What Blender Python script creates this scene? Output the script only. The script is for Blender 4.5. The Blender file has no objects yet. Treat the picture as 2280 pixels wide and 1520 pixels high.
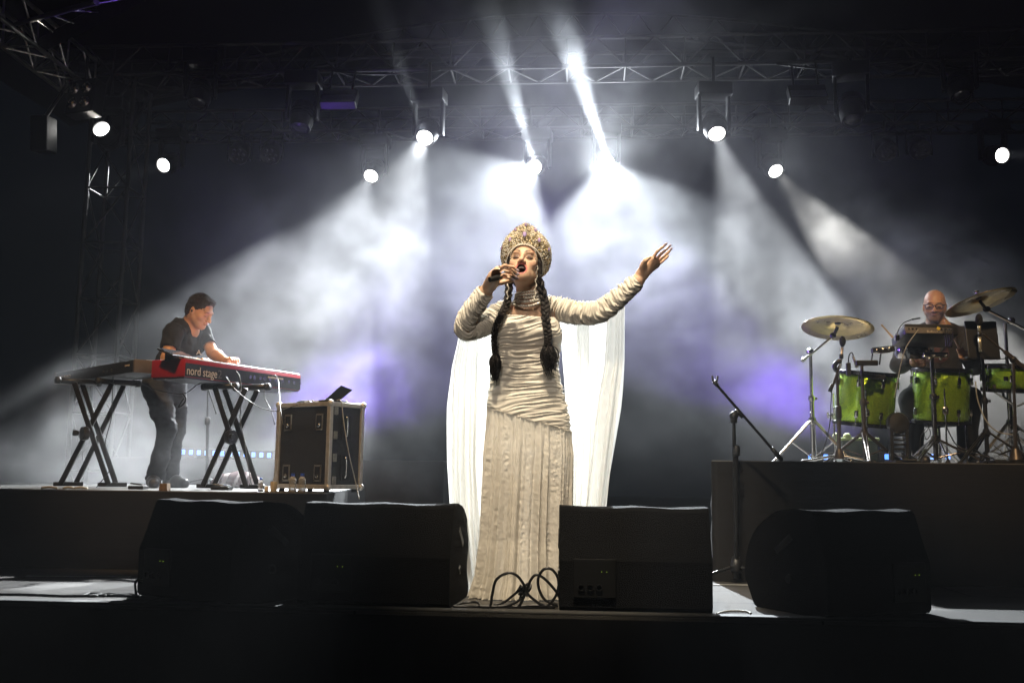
import bpy, bmesh, math, random
import numpy as np
from mathutils import Vector, Matrix
random.seed(7); rng = np.random.default_rng(7)
scene = bpy.context.scene
COL = scene.collection
PI = math.pi
def rad(a): return math.radians(a)

# ------------------------------------------------------------------ camera
FPX, CAMZ = 2236.0, 0.59
def cam_matrix(yaw, pitch, roll):
    cz, sz = math.cos(yaw), math.sin(yaw)
    Rz = np.array([[cz, -sz, 0], [sz, cz, 0], [0, 0, 1]])
    fwd = np.array([0, math.cos(pitch), math.sin(pitch)]); right = np.array([1.0, 0, 0]); up = np.cross(right, fwd)
    r2 = math.cos(roll)*right + math.sin(roll)*up; u2 = -math.sin(roll)*right + math.cos(roll)*up
    return Rz @ np.stack([r2, u2, fwd], 1)
CM = cam_matrix(0.07369, 0.13285, 0.0123)
cam_data = bpy.data.cameras.new('camera'); cam = bpy.data.objects.new('camera', cam_data); COL.objects.link(cam)
cam_data.sensor_width = 36; cam_data.lens = 36*FPX/2280; cam_data.clip_end = 400; cam_data.clip_start = 0.05
m4 = Matrix.Identity(4)
for i in range(3):
    m4[i][0] = CM[i, 0]; m4[i][1] = CM[i, 1]; m4[i][2] = -CM[i, 2]
m4.translation = (0, 0, CAMZ)
cam.matrix_world = m4
scene.camera = cam
CP = np.array([0, 0, CAMZ])
def ray(px, py): return CM @ np.array([(px-1140)/FPX, (760-py)/FPX, 1.0])
def Wd(px, py, d): return CP + ray(px, py)*d                      # world point seen at a pixel, at a depth
def Wz(px, py, z): r = ray(px, py); return CP + r*((z-CAMZ)/r[2])
def Wy(px, py, y): r = ray(px, py); return CP + r*(y/r[1])

# ------------------------------------------------------------------ world, exposure
world = bpy.data.worlds.new('World'); scene.world = world; world.use_nodes = True
wn = world.node_tree.nodes; bgn = wn['Background']
bgn.inputs['Color'].default_value = (0.020, 0.030, 0.048, 1); bgn.inputs['Strength'].default_value = 0.055
scene.view_settings.view_transform = 'Standard'; scene.view_settings.look = 'None'
scene.view_settings.exposure = 0.0; scene.view_settings.gamma = 1.0
scene.view_settings.use_curve_mapping = False
scene.render.engine = 'CYCLES'
scene.cycles.volume_bounces = 0; scene.cycles.max_bounces = 6; scene.cycles.diffuse_bounces = 2; scene.cycles.glossy_bounces = 3
scene.cycles.transparent_max_bounces = 12
scene.cycles.volume_step_rate = 1.0; scene.cycles.volume_max_steps = 256
scene.cycles.sample_clamp_indirect = 3.0; scene.cycles.sample_clamp_direct = 0
scene.cycles.use_adaptive_sampling = True; scene.cycles.adaptive_threshold = 0.04; scene.cycles.adaptive_min_samples = 12
scene.cycles.caustics_reflective = False; scene.cycles.caustics_refractive = False

# ------------------------------------------------------------------ stage lamps (the spot of each visible moving head, the warm front wash, added streaks, glow and fill)
def spot(name, loc, target, power, size, blend=0.25, color=(1, 1, 1), radius=0.05):
    l = bpy.data.lights.new(name, 'SPOT'); l.energy = power; l.spot_size = rad(size); l.spot_blend = blend
    l.color = color; l.shadow_soft_size = radius
    o = bpy.data.objects.new(name, l); COL.objects.link(o); o.location = Vector(loc)
    o.rotation_euler = (Vector(target)-Vector(loc)).to_track_quat('-Z', 'Y').to_euler()
    return o
def toward_camera(loc, off_deg, roll_deg):
    """axis that misses the camera by off_deg, the miss pointing roll_deg clockwise from image-down"""
    v = CP-np.array(loc); v = v/np.linalg.norm(v)
    dn = -CM[:, 1]; rt = CM[:, 0]
    a = math.cos(rad(roll_deg))*dn + math.sin(rad(roll_deg))*rt
    a = a-v*np.dot(a, v); a /= np.linalg.norm(a)
    return np.array(loc)+5*(math.cos(rad(off_deg))*v+math.sin(rad(off_deg))*a)
YF, YB = 9.55, 11.3          # the two lines of moving heads
WHITE = (0.93, 0.97, 1.0)
# pixel, row, power, cone, miss angle, direction of the miss (degrees from image-down, + = right)
HEADS = [
    (226, 288, YF, 400, 16, 38, -142, (1, .93, .82)), (364, 368, YB, 700, 15, 32, -72, WHITE),
    (946, 307, YF, 7500, 28, 29, -25, WHITE), (826, 392, YB, 9500, 31, 31, -29, WHITE),
    (1190, 372, YB, 11000, 28, 15.8, -45, (0.88, 0.95, 1)), (1352, 362, YB, 12000, 27, 15.2, 12, (0.88, 0.95, 1)),
    (1596, 298, YF, 9000, 21, 33, 17, WHITE), (1727, 381, YB, 9000, 18, 36, 40, (1, 0.98, 0.92)),
    (2231, 346, YB, 900, 15, 32, 92, WHITE)]
HEAD_POS = []
for i, (px, py, yy, pw, sz, off, ro, colr) in enumerate(HEADS):
    p = Wy(px, py, yy); t = toward_camera(p, off, ro); d = (t-p)/np.linalg.norm(t-p)
    HEAD_POS.append((p, d))
    spot('moving_head_beam', p+d*0.03, t, pw*.63, sz, 0.12, colr, 0.05)
# added narrow spots imitating lens flare streaks above three of the heads
for (i, top, pw, sz) in ((4, (1078, 0), 24000, 2.4), (5, (1232, 0), 40000, 2.6), (2, (862, 60), 11000, 2.0)):
    p = HEAD_POS[i][0]; t = Wd(top[0], top[1], 6.0)
    spot('flare_streak_spot', p+np.array([0, -0.06, 0.03]), t, pw, sz, 0.5, (0.85, 0.93, 1), 0.03)
for i, pw in ((4, 170), (5, 280), (2, 50), (3, 30), (6, 50), (7, 30)):      # added wide spots that put a glow round each bright head
    p, d = HEAD_POS[i]; spot('added_head_glow', p+d*0.10, p+(CP-p)*0.5-np.array([0, 0, 0.6]), pw*1.0, 140, 0.6, (0.86, 0.93, 1.0), 0.06); spot('added_head_glow', p+d*0.10, p+(CP-p)*0.5-np.array([0, 0, 0.6]), pw*0.8, 76, 0.5, (0.88, 0.94, 1.0), 0.06)
WARM = (1.0, 0.84, 0.61)
spot('front_wash_and_fill', (-0.75, 2.3, 5.6), (-0.30, 5.0, 1.0), 1150, 23, 0.5, WARM, 0.06)
spot('front_wash_and_fill', (-0.10, 2.3, 5.6), (0.02, 5.0, 1.2), 1000, 24, 0.4, WARM, 0.06)
spot('front_wash_and_fill', (-0.9, -5.0, 5.2), (-0.15, 5.0, 1.15), 1300, 12, 0.6, (1.0, 0.87, 0.74), 0.06)  # added low fill that brightens the singer's face and skirt
spot('front_wash_and_fill', (-2.0, 2.6, 5.4), (-2.5, 6.8, 1.05), 1000, 28, 0.5, (1.0, 0.62, 0.28), 0.08)
spot('front_wash_and_fill', (1.6, 2.6, 5.4), (2.3, 6.9, 1.1), 1000, 26, 0.5, (1.0, 0.66, 0.34), 0.08)
PURPLE = (0.23, 0.09, 1.0)
spot('led_wash', Wy(560, 1000, 9.4), Wy(940, 760, 8.2), 3400, 40, 0.6, PURPLE, 0.1)
spot('led_wash', Wy(1960, 1000, 9.4), Wy(1520, 740, 8.4), 3600, 32, 0.6, PURPLE, 0.1)
spot('led_wash', Wy(420, 1000, 9.4), Wy(560, 640, 8.8), 260, 70, 0.7, PURPLE, 0.1)
# ------------------------------------------------------------------ helpers
def tag(o, label=None, cat=None, group=None, kind=None):
    if label: o['label'] = label
    if cat: o['category'] = cat
    if group: o['group'] = group
    if kind: o['kind'] = kind
    return o
def thing(name, label, cat, loc=(0, 0, 0), group=None):
    e = bpy.data.objects.new(name, None); COL.objects.link(e); e.location = Vector(loc); e.empty_display_size = 0.05
    return tag(e, label, cat, group)
def parent(o, p):
    o.parent = p
    off = Vector(p.location) if p.type == 'EMPTY' else Vector((0, 0, 0))     # a mesh part already sits in world space
    o.matrix_parent_inverse = Matrix.Translation(-off)
class MB:
    def __init__(s): s.v = []; s.f = []
    def add(s, vs, fs):
        n = len(s.v); s.v.extend([tuple(map(float, q)) for q in vs]); s.f.extend([tuple(i+n for i in q) for q in fs]); return s
    def box(s, c, size, M=None, bev=0.0):
        x, y, z = [a/2 for a in size]
        if bev <= 0:
            vs = np.array([(i*x, j*y, k*z) for k in (-1, 1) for j in (-1, 1) for i in (-1, 1)])
            fs = [(0, 2, 3, 1), (4, 5, 7, 6), (0, 1, 5, 4), (2, 6, 7, 3), (0, 4, 6, 2), (1, 3, 7, 5)]
        else:
            b = min(bev, x*.99, y*.99, z*.99)
            bm = bmesh.new(); bmesh.ops.create_cube(bm, size=1)
            for q in bm.verts: q.co = Vector((q.co.x*2*x, q.co.y*2*y, q.co.z*2*z))
            bmesh.ops.bevel(bm, geom=bm.edges[:], offset=b, segments=2, profile=.5, affect='EDGES')
            bm.verts.index_update(); vs = np.array([q.co[:] for q in bm.verts]); fs = [tuple(q.index for q in f.verts) for f in bm.faces]; bm.free()
        if M is not None: vs = vs @ np.array(M).T
        return s.add(vs + np.array(c), fs)
    def tube(s, pts, r, n=8, cap=True):
        pts = [np.array(p, float) for p in pts]
        rs = [r]*len(pts) if np.isscalar(r) else list(r)
        T = []
        for i in range(len(pts)):
            a = pts[min(i+1, len(pts)-1)]-pts[max(i-1, 0)]; T.append(a/(np.linalg.norm(a)+1e-12))
        u = np.cross(T[0], [0, 0, 1.0])
        if np.linalg.norm(u) < 1e-3: u = np.cross(T[0], [1.0, 0, 0])
        u /= np.linalg.norm(u); vs = []
        for p, t, q in zip(pts, T, rs):
            u = u-t*np.dot(u, t); u /= np.linalg.norm(u)+1e-12; w = np.cross(t, u)
            for k in range(n):
                a = 2*PI*k/n; vs.append(p+q*(math.cos(a)*u+math.sin(a)*w))
        fs = []
        for i in range(len(pts)-1):
            for k in range(n):
                a = i*n+k; b = i*n+(k+1) % n; fs.append((a, b, b+n, a+n))
        if cap: fs.append(tuple(range(n))[::-1]); m = (len(pts)-1)*n; fs.append(tuple(range(m, m+n)))
        return s.add(vs, fs)
    def lathe(s, prof, n=24, c=(0, 0, 0), M=None, closed=False):
        vs = []; fs = []
        for (r, z) in prof:
            for k in range(n):
                a = 2*PI*k/n; vs.append((r*math.cos(a), r*math.sin(a), z))
        m = len(prof)
        for i in range(m-1 if not closed else m):
            for k in range(n):
                a = i*n+k; b = i*n+(k+1) % n; c2 = ((i+1) % m)*n
                fs.append((a, b, c2+(k+1) % n, c2+k))
        if not closed: fs.append(tuple(range(n))[::-1]); fs.append(tuple(range((m-1)*n, m*n)))
        vs = np.array(vs)
        if M is not None: vs = vs @ np.array(M).T
        return s.add(vs+np.array(c), fs)
    def sphere(s, c, r, nu=12, nv=8, M=None):
        r = np.array([r]*3 if np.isscalar(r) else r, float)
        vs = [(0, 0, -1)]
        for i in range(1, nv):
            t = PI*i/nv-PI/2
            for k in range(nu):
                a = 2*PI*k/nu; vs.append((math.cos(t)*math.cos(a), math.cos(t)*math.sin(a), math.sin(t)))
        vs.append((0, 0, 1)); fs = []
        for k in range(nu): fs.append((0, 1+(k+1) % nu, 1+k))
        for i in range(nv-2):
            for k in range(nu):
                a = 1+i*nu+k; b = 1+i*nu+(k+1) % nu; fs.append((a, b, b+nu, a+nu))
        e = len(vs)-1; o = 1+(nv-2)*nu
        for k in range(nu): fs.append((o+k, o+(k+1) % nu, e))
        vs = np.array(vs)*r
        if M is not None: vs = vs @ np.array(M).T
        return s.add(vs+np.array(c), fs)
    def grid(s, P, closed=False):
        """P: array [m][n] of points; closed joins n"""
        P = np.array(P); m, n = P.shape[:2]; fs = []
        for i in range(m-1):
            for k in range(n if closed else n-1):
                a = i*n+k; b = i*n+(k+1) % n; fs.append((a, b, b+n, a+n))
        return s.add(P.reshape(-1, 3), fs)
    def prism(s, poly, p0, ax, ay, az, depth):
        """2-D polygon in (ax, ay) at p0, extruded by depth along az"""
        p0, ax, ay, az = [np.array(q, float) for q in (p0, ax, ay, az)]
        n = len(poly); vs = [p0+a*ax+b*ay for a, b in poly]+[p0+a*ax+b*ay+az*depth for a, b in poly]
        fs = [tuple(range(n))[::-1], tuple(range(n, 2*n))]+[(i, (i+1) % n, (i+1) % n+n, i+n) for i in range(n)]
        return s.add(vs, fs)
    def build(s, name, mat, par=None, smooth=False, angle=None):
        me = bpy.data.meshes.new(name); me.from_pydata(s.v, [], s.f); me.validate(); me.update()
        return finish(name, me, mat, par, smooth, angle)
def finish(name, me, mat, par=None, smooth=False, angle=None):
    bm = bmesh.new(); bm.from_mesh(me); bmesh.ops.recalc_face_normals(bm, faces=bm.faces[:]); bm.to_mesh(me); bm.free()
    if mat is not None: me.materials.append(mat)
    o = bpy.data.objects.new(name, me); COL.objects.link(o)
    if smooth or angle:
        me.polygons.foreach_set('use_smooth', [True]*len(me.polygons))
        if angle is not None:
            try: me.set_sharp_from_angle(angle=rad(angle))
            except Exception: pass
    if par is not None: parent(o, par)
    return o
def one(name, label, cat, mb, mat, group=None, smooth=False, angle=None):
    return tag(mb.build(name, mat, None, smooth, angle), label, cat, group)
def structure(name, mb, mat, **k):
    o = mb.build(name, mat, **k); o['kind'] = 'structure'; return o
def frame(d, up=(0, 0, 1)):
    """3x3 matrix whose local z is d"""
    d = np.array(d, float); d /= np.linalg.norm(d); u = np.array(up, float)
    if abs(np.dot(u, d)) > .98: u = np.array([1.0, 0, 0])
    x = np.cross(u, d); x /= np.linalg.norm(x); y = np.cross(d, x)
    return np.stack([x, y, d], 1)
def rotz(a): c, s = math.cos(a), math.sin(a); return np.array([[c, -s, 0], [s, c, 0], [0, 0, 1]])
def rotx(a): c, s = math.cos(a), math.sin(a); return np.array([[1, 0, 0], [0, c, -s], [0, s, c]])
def roty(a): c, s = math.cos(a), math.sin(a); return np.array([[c, 0, s], [0, 1, 0], [-s, 0, c]])
def smooth_path(pts, n=8):
    """Catmull-Rom through the points"""
    P = [np.array(p, float) for p in pts]; P = [2*P[0]-P[1]]+P+[2*P[-1]-P[-2]]; out = []
    for i in range(1, len(P)-2):
        for k in range(n):
            t = k/n; a, b, c, d = P[i-1:i+3]
            out.append(0.5*((2*b)+(-a+c)*t+(2*a-5*b+4*c-d)*t*t+(-a+3*b-3*c+d)*t**3))
    out.append(P[-2]); return out

# ------------------------------------------------------------------ materials
def mat(name, col, rough=0.5, metal=0.0, spec=0.5, var=0.0, vscale=8.0, bump=0.0, bscale=60.0, stretch=None, sheen=0.0, trans=0.0, coat=0.0, attr=False, sss=0.0):
    m = bpy.data.materials.new(name); m.use_nodes = True; nt = m.node_tree; N, L = nt.nodes, nt.links
    b = N['Principled BSDF']
    b.inputs['Base Color'].default_value = (*col, 1); b.inputs['Roughness'].default_value = rough; b.inputs['Metallic'].default_value = metal
    b.inputs['Specular IOR Level'].default_value = spec
    if sheen: b.inputs['Sheen Weight'].default_value = sheen
    if trans: b.inputs['Transmission Weight'].default_value = trans
    if coat: b.inputs['Coat Weight'].default_value = coat
    if sss:
        b.inputs['Subsurface Weight'].default_value = sss; b.inputs['Subsurface Radius'].default_value = (0.012, 0.005, 0.003); b.inputs['Subsurface Scale'].default_value = 1.0
    tc = N.new('ShaderNodeTexCoord'); src = tc.outputs['Object']
    if stretch is not None:
        mp = N.new('ShaderNodeMapping'); mp.inputs['Scale'].default_value = stretch; L.new(src, mp.inputs['Vector']); src = mp.outputs['Vector']
    base = None
    if attr:
        at = N.new('ShaderNodeAttribute'); at.attribute_name = 'Col'; base = at.outputs['Color']; L.new(base, b.inputs['Base Color'])
    if var > 0:
        n = N.new('ShaderNodeTexNoise'); n.inputs['Scale'].default_value = vscale; n.inputs['Detail'].default_value = 5; n.inputs['Roughness'].default_value = .6
        L.new(src, n.inputs['Vector'])
        mr = N.new('ShaderNodeMapRange'); mr.inputs['From Min'].default_value = .25; mr.inputs['From Max'].default_value = .75
        mr.inputs['To Min'].default_value = 1-var; mr.inputs['To Max'].default_value = 1+var; L.new(n.outputs['Fac'], mr.inputs['Value'])
        mx = N.new('ShaderNodeMix'); mx.data_type = 'RGBA'; mx.blend_type = 'MULTIPLY'; mx.inputs['Factor'].default_value = 1
        if base is None: mx.inputs['A'].default_value = (*col, 1)
        else: L.new(base, mx.inputs['A'])
        L.new(mr.outputs['Result'], mx.inputs['B']); L.new(mx.outputs['Result'], b.inputs['Base Color'])
        rr = N.new('ShaderNodeMapRange'); rr.inputs['To Min'].default_value = max(0, rough-.12); rr.inputs['To Max'].default_value = min(1, rough+.12)
        L.new(n.outputs['Fac'], rr.inputs['Value']); L.new(rr.outputs['Result'], b.inputs['Roughness'])
    if bump > 0:
        n2 = N.new('ShaderNodeTexNoise'); n2.inputs['Scale'].default_value = bscale; n2.inputs['Detail'].default_value = 4; L.new(src, n2.inputs['Vector'])
        bp = N.new('ShaderNodeBump'); bp.inputs['Strength'].default_value = bump; bp.inputs['Distance'].default_value = .01
        L.new(n2.outputs['Fac'], bp.inputs['Height']); L.new(bp.outputs['Normal'], b.inputs['Normal'])
    return m
def emit(name, col, strength):
    m = bpy.data.materials.new(name); m.use_nodes = True; b = m.node_tree.nodes['Principled BSDF']
    b.inputs['Base Color'].default_value = (0.1, 0.1, 0.1, 1)
    b.inputs['Emission Color'].default_value = (*col, 1); b.inputs['Emission Strength'].default_value = strength
    return m
M = {}
M['black_plastic'] = mat('black_plastic', (0.012, 0.012, 0.013), .45, var=.3, vscale=30)
M['black_metal'] = mat('black_metal', (0.018, 0.017, 0.016), .38, .3, var=.3, vscale=25)
M['black_cloth'] = mat('black_cloth', (0.014, 0.013, 0.013), .9, spec=.2, var=.35, vscale=14, bump=.3, bscale=160)
M['rubber'] = mat('rubber', (0.015, 0.015, 0.015), .65)
M['chrome'] = mat('chrome', (0.55, 0.54, 0.52), .18, 1, var=.12, vscale=40)
M['alu'] = mat('aluminium', (0.33, 0.33, 0.34), .38, .9, var=.2, vscale=20)
M['cable'] = mat('cable', (0.012, 0.012, 0.013), .38)
M['cable_pale'] = mat('pale_cable', (0.35, 0.33, 0.28), .5)
M['grey_cable'] = mat('grey_cable', (0.08, 0.08, 0.075), .5)
# ------------------------------------------------------------------ the setting
def sheet(x0, x1, y0, y1, z, nx=1, ny=1):
    b = MB(); P = [[(x0+(x1-x0)*i/nx, y0+(y1-y0)*j/ny, z) for i in range(nx+1)] for j in range(ny+1)]
    return b.grid(P)
m_floor = mat('stage_carpet', (0.065, 0.061, 0.056), .8, spec=.35, var=.3, vscale=5, bump=.5, bscale=140)
_nt = m_floor.node_tree; _b = _nt.nodes['Principled BSDF']; _src = _b.inputs['Base Color'].links[0].from_socket
_br = _nt.nodes.new('ShaderNodeTexBrick'); _br.inputs['Scale'].default_value = 1.0; _br.inputs['Brick Width'].default_value = 2.0; _br.inputs['Row Height'].default_value = 0.5; _br.inputs['Mortar Size'].default_value = .006; _br.inputs['Mortar'].default_value = (.012, .012, .012, 1)
_nt.links.new(_nt.nodes['Texture Coordinate'].outputs['Object'], _br.inputs['Vector']); _nt.links.new(_src, _br.inputs['Color1']); _nt.links.new(_src, _br.inputs['Color2']); _nt.links.new(_br.outputs['Color'], _b.inputs['Base Color'])   # deck joints
m_ground = mat('pit_ground', (0.03, 0.03, 0.03), .9, var=.3, vscale=3)
structure('ground', sheet(-60, 60, -30, 90, -1.15), m_ground)
b = MB(); b.box((0, 4.43+5.3, -0.05), (14, 10.6, 0.1)); structure('stage_floor', b, m_floor)
m_skirt = mat('stage_skirt', (0.006, 0.006, 0.0065), .9, spec=.1, var=.3, vscale=6)
P = []
for i in range(281):
    x = -7+i*.05; w = .012*math.sin(x*21)+.008*math.sin(x*47+1)
    P.append([(x, 4.415-w*.3, -.012), (x, 4.41-w*.6, -.06), (x, 4.405-w, -.5), (x, 4.40-w*1.5, -1.145)])
b = MB(); b.grid(P); sk = b.build('stage_skirt', m_skirt, smooth=True); tag(sk, 'black cloth skirt hanging along the front of the stage', 'skirt')
# folded cloth lip lying along the stage edge
m_lip = mat('edge_strip', (0.05, 0.049, 0.047), .7, var=.3, vscale=10)
b = MB(); b.box((0, 4.47, 0.006), (13.6, 0.07, 0.012), bev=.004); one('edge_strip', 'dark strip running along the front edge of the stage floor', 'strip', b, m_lip)

m_rise = mat('riser_cloth', (0.0075, 0.0065, 0.006), .75, spec=.25, var=.4, vscale=3, stretch=(.35, 1, 3), bump=.25, bscale=9)
m_deck = mat('riser_deck', (0.10, 0.098, 0.092), .45, var=.35, vscale=6, bump=.3, bscale=60)
def riser(name, label, x0, x1, y0, y1, h, x0b=None, x1b=None):
    """x0b: where the left side ends at the back"""
    x0b = x0 if x0b is None else x0b; x1b = x1 if x1b is None else x1b
    e = thing(name, label, 'platform', ((x0+x1)/2, (y0+y1)/2, 0))
    b = MB(); b.prism([(x0, y0), (x1, y0), (x1b, y1), (x0b, y1)], (0, 0, h-.04), (1, 0, 0), (0, 1, 0), (0, 0, 1), .04); b.build('deck', m_deck, e)
    P = []; pts = []; n = 90
    for i in range(n+1): pts.append((x0-.004+(x1-x0+.008)*i/n, y0-.006, 0, -1))
    side = [(x0b+(x0-x0b)*i/30-.006, y1-(y1-y0)*i/30, -1, 0) for i in range(30)]; side2 = [(x1+(x1b-x1)*(i+1)/30+.006, y0+(y1-y0)*(i+1)/30, 1, 0) for i in range(30)]
    for k, (x, y, nx, ny) in enumerate(side+pts+side2):
        row = []
        for j, z in enumerate(np.linspace(h-.006, .003, 9)):
            w = (1-z/h)*.012*(math.sin(k*.55)+.6*math.sin(k*1.37+z*3))+.004*math.sin(z*40+k*.12)
            row.append((x+nx*max(w, -.002), y+ny*max(w, -.002), z))
        P.append(row)
    b = MB(); b.grid(P); b.build('skirt', m_rise, e, smooth=True)
    return e
LZ, RZ = 0.474, 0.695
riser('stage_riser', 'low black skirted platform under the keyboards', -5.2, -1.56, 6.0, 9.0, LZ, None, -1.98)
riser('stage_riser', 'tall dark brown skirted platform under the drum kit', 0.74, 4.6, 6.0, 9.0, RZ, 1.16)
# upstage platform that carries the led battens
b = MB(); b.box((-2.9, 9.5, .36), (3.2, .5, .72), bev=.01); one('upstage_plinth', 'black box behind the keyboards that carries the blue led batten', 'plinth', b, M['black_cloth'])
STEP = 6.0; HAZE = 0.0012
SMOKE = [((-0.2, 7.9, 2.1), (4.6, 2.7, 2.4), .042), ((-3.7, 7.5, 0.75), (2.0, 1.5, 0.75), .60), ((-2.6, 8.2, 1.8), (2.0, 1.8, 1.5), .055), ((2.6, 8.2, 1.6), (1.6, 1.2, 1.15), .55),
         ((-2.0, 8.7, 1.05), (0.9, 0.8, 0.8), .20), ((1.5, 8.6, 1.1), (0.9, 0.8, 0.8), .16), ((0.0, 8.6, 2.6), (2.8, 1.8, 1.5), .03), ((-0.2, 7.8, 3.8), (1.5, 2.8, 0.65), .11), ((2.4, 9.8, 3.2), (1.3, 1.4, 1.0), .10),
         ((0.3, 10.0, 4.7), (3.8, 2.4, 1.5), .10), ((-0.6, 11.1, 4.1), (0.6, 0.6, 0.6), .03), ((0.25, 11.1, 4.15), (0.7, 0.7, 0.7), .05)]  # puffs above and round the centre lamps are added for their glow
# ------------------------------------------------------------------ bodies: smooth union of tapered limbs, meshed with surface nets
class Field:
    def __init__(s, lo, hi, h):
        s.lo = np.array(lo, float); s.h = h; s.n = np.ceil((np.array(hi)-s.lo)/h).astype(int)+1
        s.F = np.full(tuple(s.n), 1.0, np.float32)
    def region(s, lo, hi, pad):
        a = np.clip(np.floor((lo-pad-s.lo)/s.h).astype(int), 0, s.n-1); b = np.clip(np.ceil((hi+pad-s.lo)/s.h).astype(int)+1, 1, s.n)
        if np.any(b <= a): return None
        g = [s.lo[i]+s.h*np.arange(a[i], b[i]) for i in range(3)]
        X = np.stack(np.meshgrid(*g, indexing='ij'), -1)
        return X, tuple(slice(a[i], b[i]) for i in range(3))
    def put(s, sl, d, k, sub=False):
        A = s.F[sl]; d = d.astype(np.float32)
        if sub:
            A = -A
            r = -(np.minimum(A, d)-(np.maximum(k-np.abs(A-d), 0)**2)/(4*max(k, 1e-6))) if k > 0 else -np.minimum(A, d)
            # smooth max(A0, -d)
            s.F[sl] = r
            return
        s.F[sl] = np.minimum(A, d)-(np.maximum(k-np.abs(A-d), 0)**2)/(4*max(k, 1e-6))
    def cone(s, a, b, ra, rb, k=.01, sub=False):
        a = np.array(a, float); b = np.array(b, float); R = max(ra, rb)
        q = s.region(np.minimum(a, b)-R, np.maximum(a, b)+R, k+5*s.h)
        if q is None: return s
        X, sl = q; ab = b-a; t = np.clip(((X-a)@ab)/max(ab@ab, 1e-12), 0, 1)
        d = np.linalg.norm(X-a-t[..., None]*ab, axis=-1)-(ra+(rb-ra)*t)
        s.put(sl, d, k, sub); return s
    def chain(s, pts, rs, k=.01):
        for i in range(len(pts)-1): s.cone(pts[i], pts[i+1], rs[i], rs[i+1], k)
        return s
    def ell(s, c, r, R=None, k=.01, sub=False):
        c = np.array(c, float); r = np.array([r]*3 if np.isscalar(r) else r, float); m = r.max()
        q = s.region(c-m, c+m, k+5*s.h)
        if q is None: return s
        X, sl = q; p = X-c
        if R is not None: p = p@np.array(R)
        k0 = np.linalg.norm(p/r, axis=-1); k1 = np.linalg.norm(p/(r*r), axis=-1)+1e-9
        s.put(sl, k0*(k0-1)/k1, k, sub); return s
    def cut(s, p, n, k=.0):
        """remove everything on the +n side of a plane"""
        g = [s.lo[i]+s.h*np.arange(s.n[i]) for i in range(3)]
        d = ((g[0]-p[0])*n[0])[:, None, None]+((g[1]-p[1])*n[1])[None, :, None]+((g[2]-p[2])*n[2])[None, None, :]
        s.F = np.maximum(s.F, d.astype(np.float32)); return s
    def displace(s, fn, band=.03):
        idx = np.nonzero(np.abs(s.F) < band); X = s.lo+s.h*np.stack(idx, -1); s.F[idx] += fn(X).astype(np.float32); return s
    def mesh(s):
        F = s.F; S = F < 0; n = s.n
        C = np.zeros(tuple(n-1), np.uint8)
        for dx in (0, 1):
            for dy in (0, 1):
                for dz in (0, 1): C += S[dx:n[0]-1+dx, dy:n[1]-1+dy, dz:n[2]-1+dz]
        act = np.nonzero((C > 0) & (C < 8)); I = np.stack(act, -1)
        flat = np.ravel_multi_index(act, tuple(n-1))
        P = np.zeros((len(I), 3)); cnt = np.zeros(len(I))
        cor = [(x, y, z) for x in (0, 1) for y in (0, 1) for z in (0, 1)]
        for a in cor:
            for ax in range(3):
                if a[ax]: continue
                b = list(a); b[ax] = 1
                fa = F[I[:, 0]+a[0], I[:, 1]+a[1], I[:, 2]+a[2]]; fb = F[I[:, 0]+b[0], I[:, 1]+b[1], I[:, 2]+b[2]]
                m = (fa < 0) != (fb < 0); t = np.where(m, fa/np.where(m, fa-fb, 1), 0)
                q = np.array(a, float)+np.zeros((len(I), 3)); q[:, ax] += t
                P[m] += q[m]; cnt[m] += 1
        V = s.lo+s.h*(I+P/cnt[:, None]); faces = []
        for ax in range(3):
            o1, o2 = [(1, 2), (2, 0), (0, 1)][ax]
            sa = [slice(0, None)]*3; sb = [slice(0, None)]*3; sa[ax] = slice(0, -1); sb[ax] = slice(1, None)
            d = S[tuple(sa)].astype(np.int8)-S[tuple(sb)].astype(np.int8)
            E = np.stack(np.nonzero(d), -1); sg = d[tuple(E.T)]
            ok = (E[:, o1] > 0) & (E[:, o2] > 0) & (E[:, o1] < n[o1]-1) & (E[:, o2] < n[o2]-1); E = E[ok]; sg = sg[ok]
            ids = []
            for (u, v) in ((1, 1), (0, 1), (0, 0), (1, 0)):
                q = E.copy(); q[:, o1] -= u; q[:, o2] -= v
                ids.append(np.searchsorted(flat, np.ravel_multi_index(tuple(q.T), tuple(n-1))))
            Q = np.stack(ids, -1); Q[sg < 0] = Q[sg < 0][:, ::-1]; faces.append(Q)
        return V, np.concatenate(faces)
    def build(s, name, mat, par=None, color=None, relax=1):
        V, Q = s.mesh()
        for _ in range(relax):                           # light smoothing
            acc = np.zeros_like(V); cn = np.zeros(len(V))
            for i in range(4):
                a, b = Q[:, i], Q[:, (i+1) % 4]
                for k in range(3): acc[:, k] += np.bincount(a, V[b, k], len(V))+np.bincount(b, V[a, k], len(V))
                cn += np.bincount(a, minlength=len(V))+np.bincount(b, minlength=len(V))
            V = V*.5+.5*acc/np.maximum(cn, 1)[:, None]
        me = bpy.data.meshes.new(name); me.vertices.add(len(V)); me.vertices.foreach_set('co', V.astype(np.float32).ravel())
        me.loops.add(Q.size); me.loops.foreach_set('vertex_index', Q.astype(np.int32).ravel())
        me.polygons.add(len(Q)); me.polygons.foreach_set('loop_start', np.arange(0, Q.size, 4, dtype=np.int32))
        me.update(calc_edges=True); me.validate()
        if color is not None:
            ca = me.color_attributes.new('Col', 'FLOAT_COLOR', 'POINT'); c = np.ones((len(V), 4), np.float32); c[:, :3] = color(V)
            ca.data.foreach_set('color', c.ravel())
        me.polygons.foreach_set('use_smooth', np.ones(len(Q), bool))
        if mat is not None: me.materials.append(mat)
        o = bpy.data.objects.new(name, me); COL.objects.link(o)
        if par is not None: parent(o, par)
        return o
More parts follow.
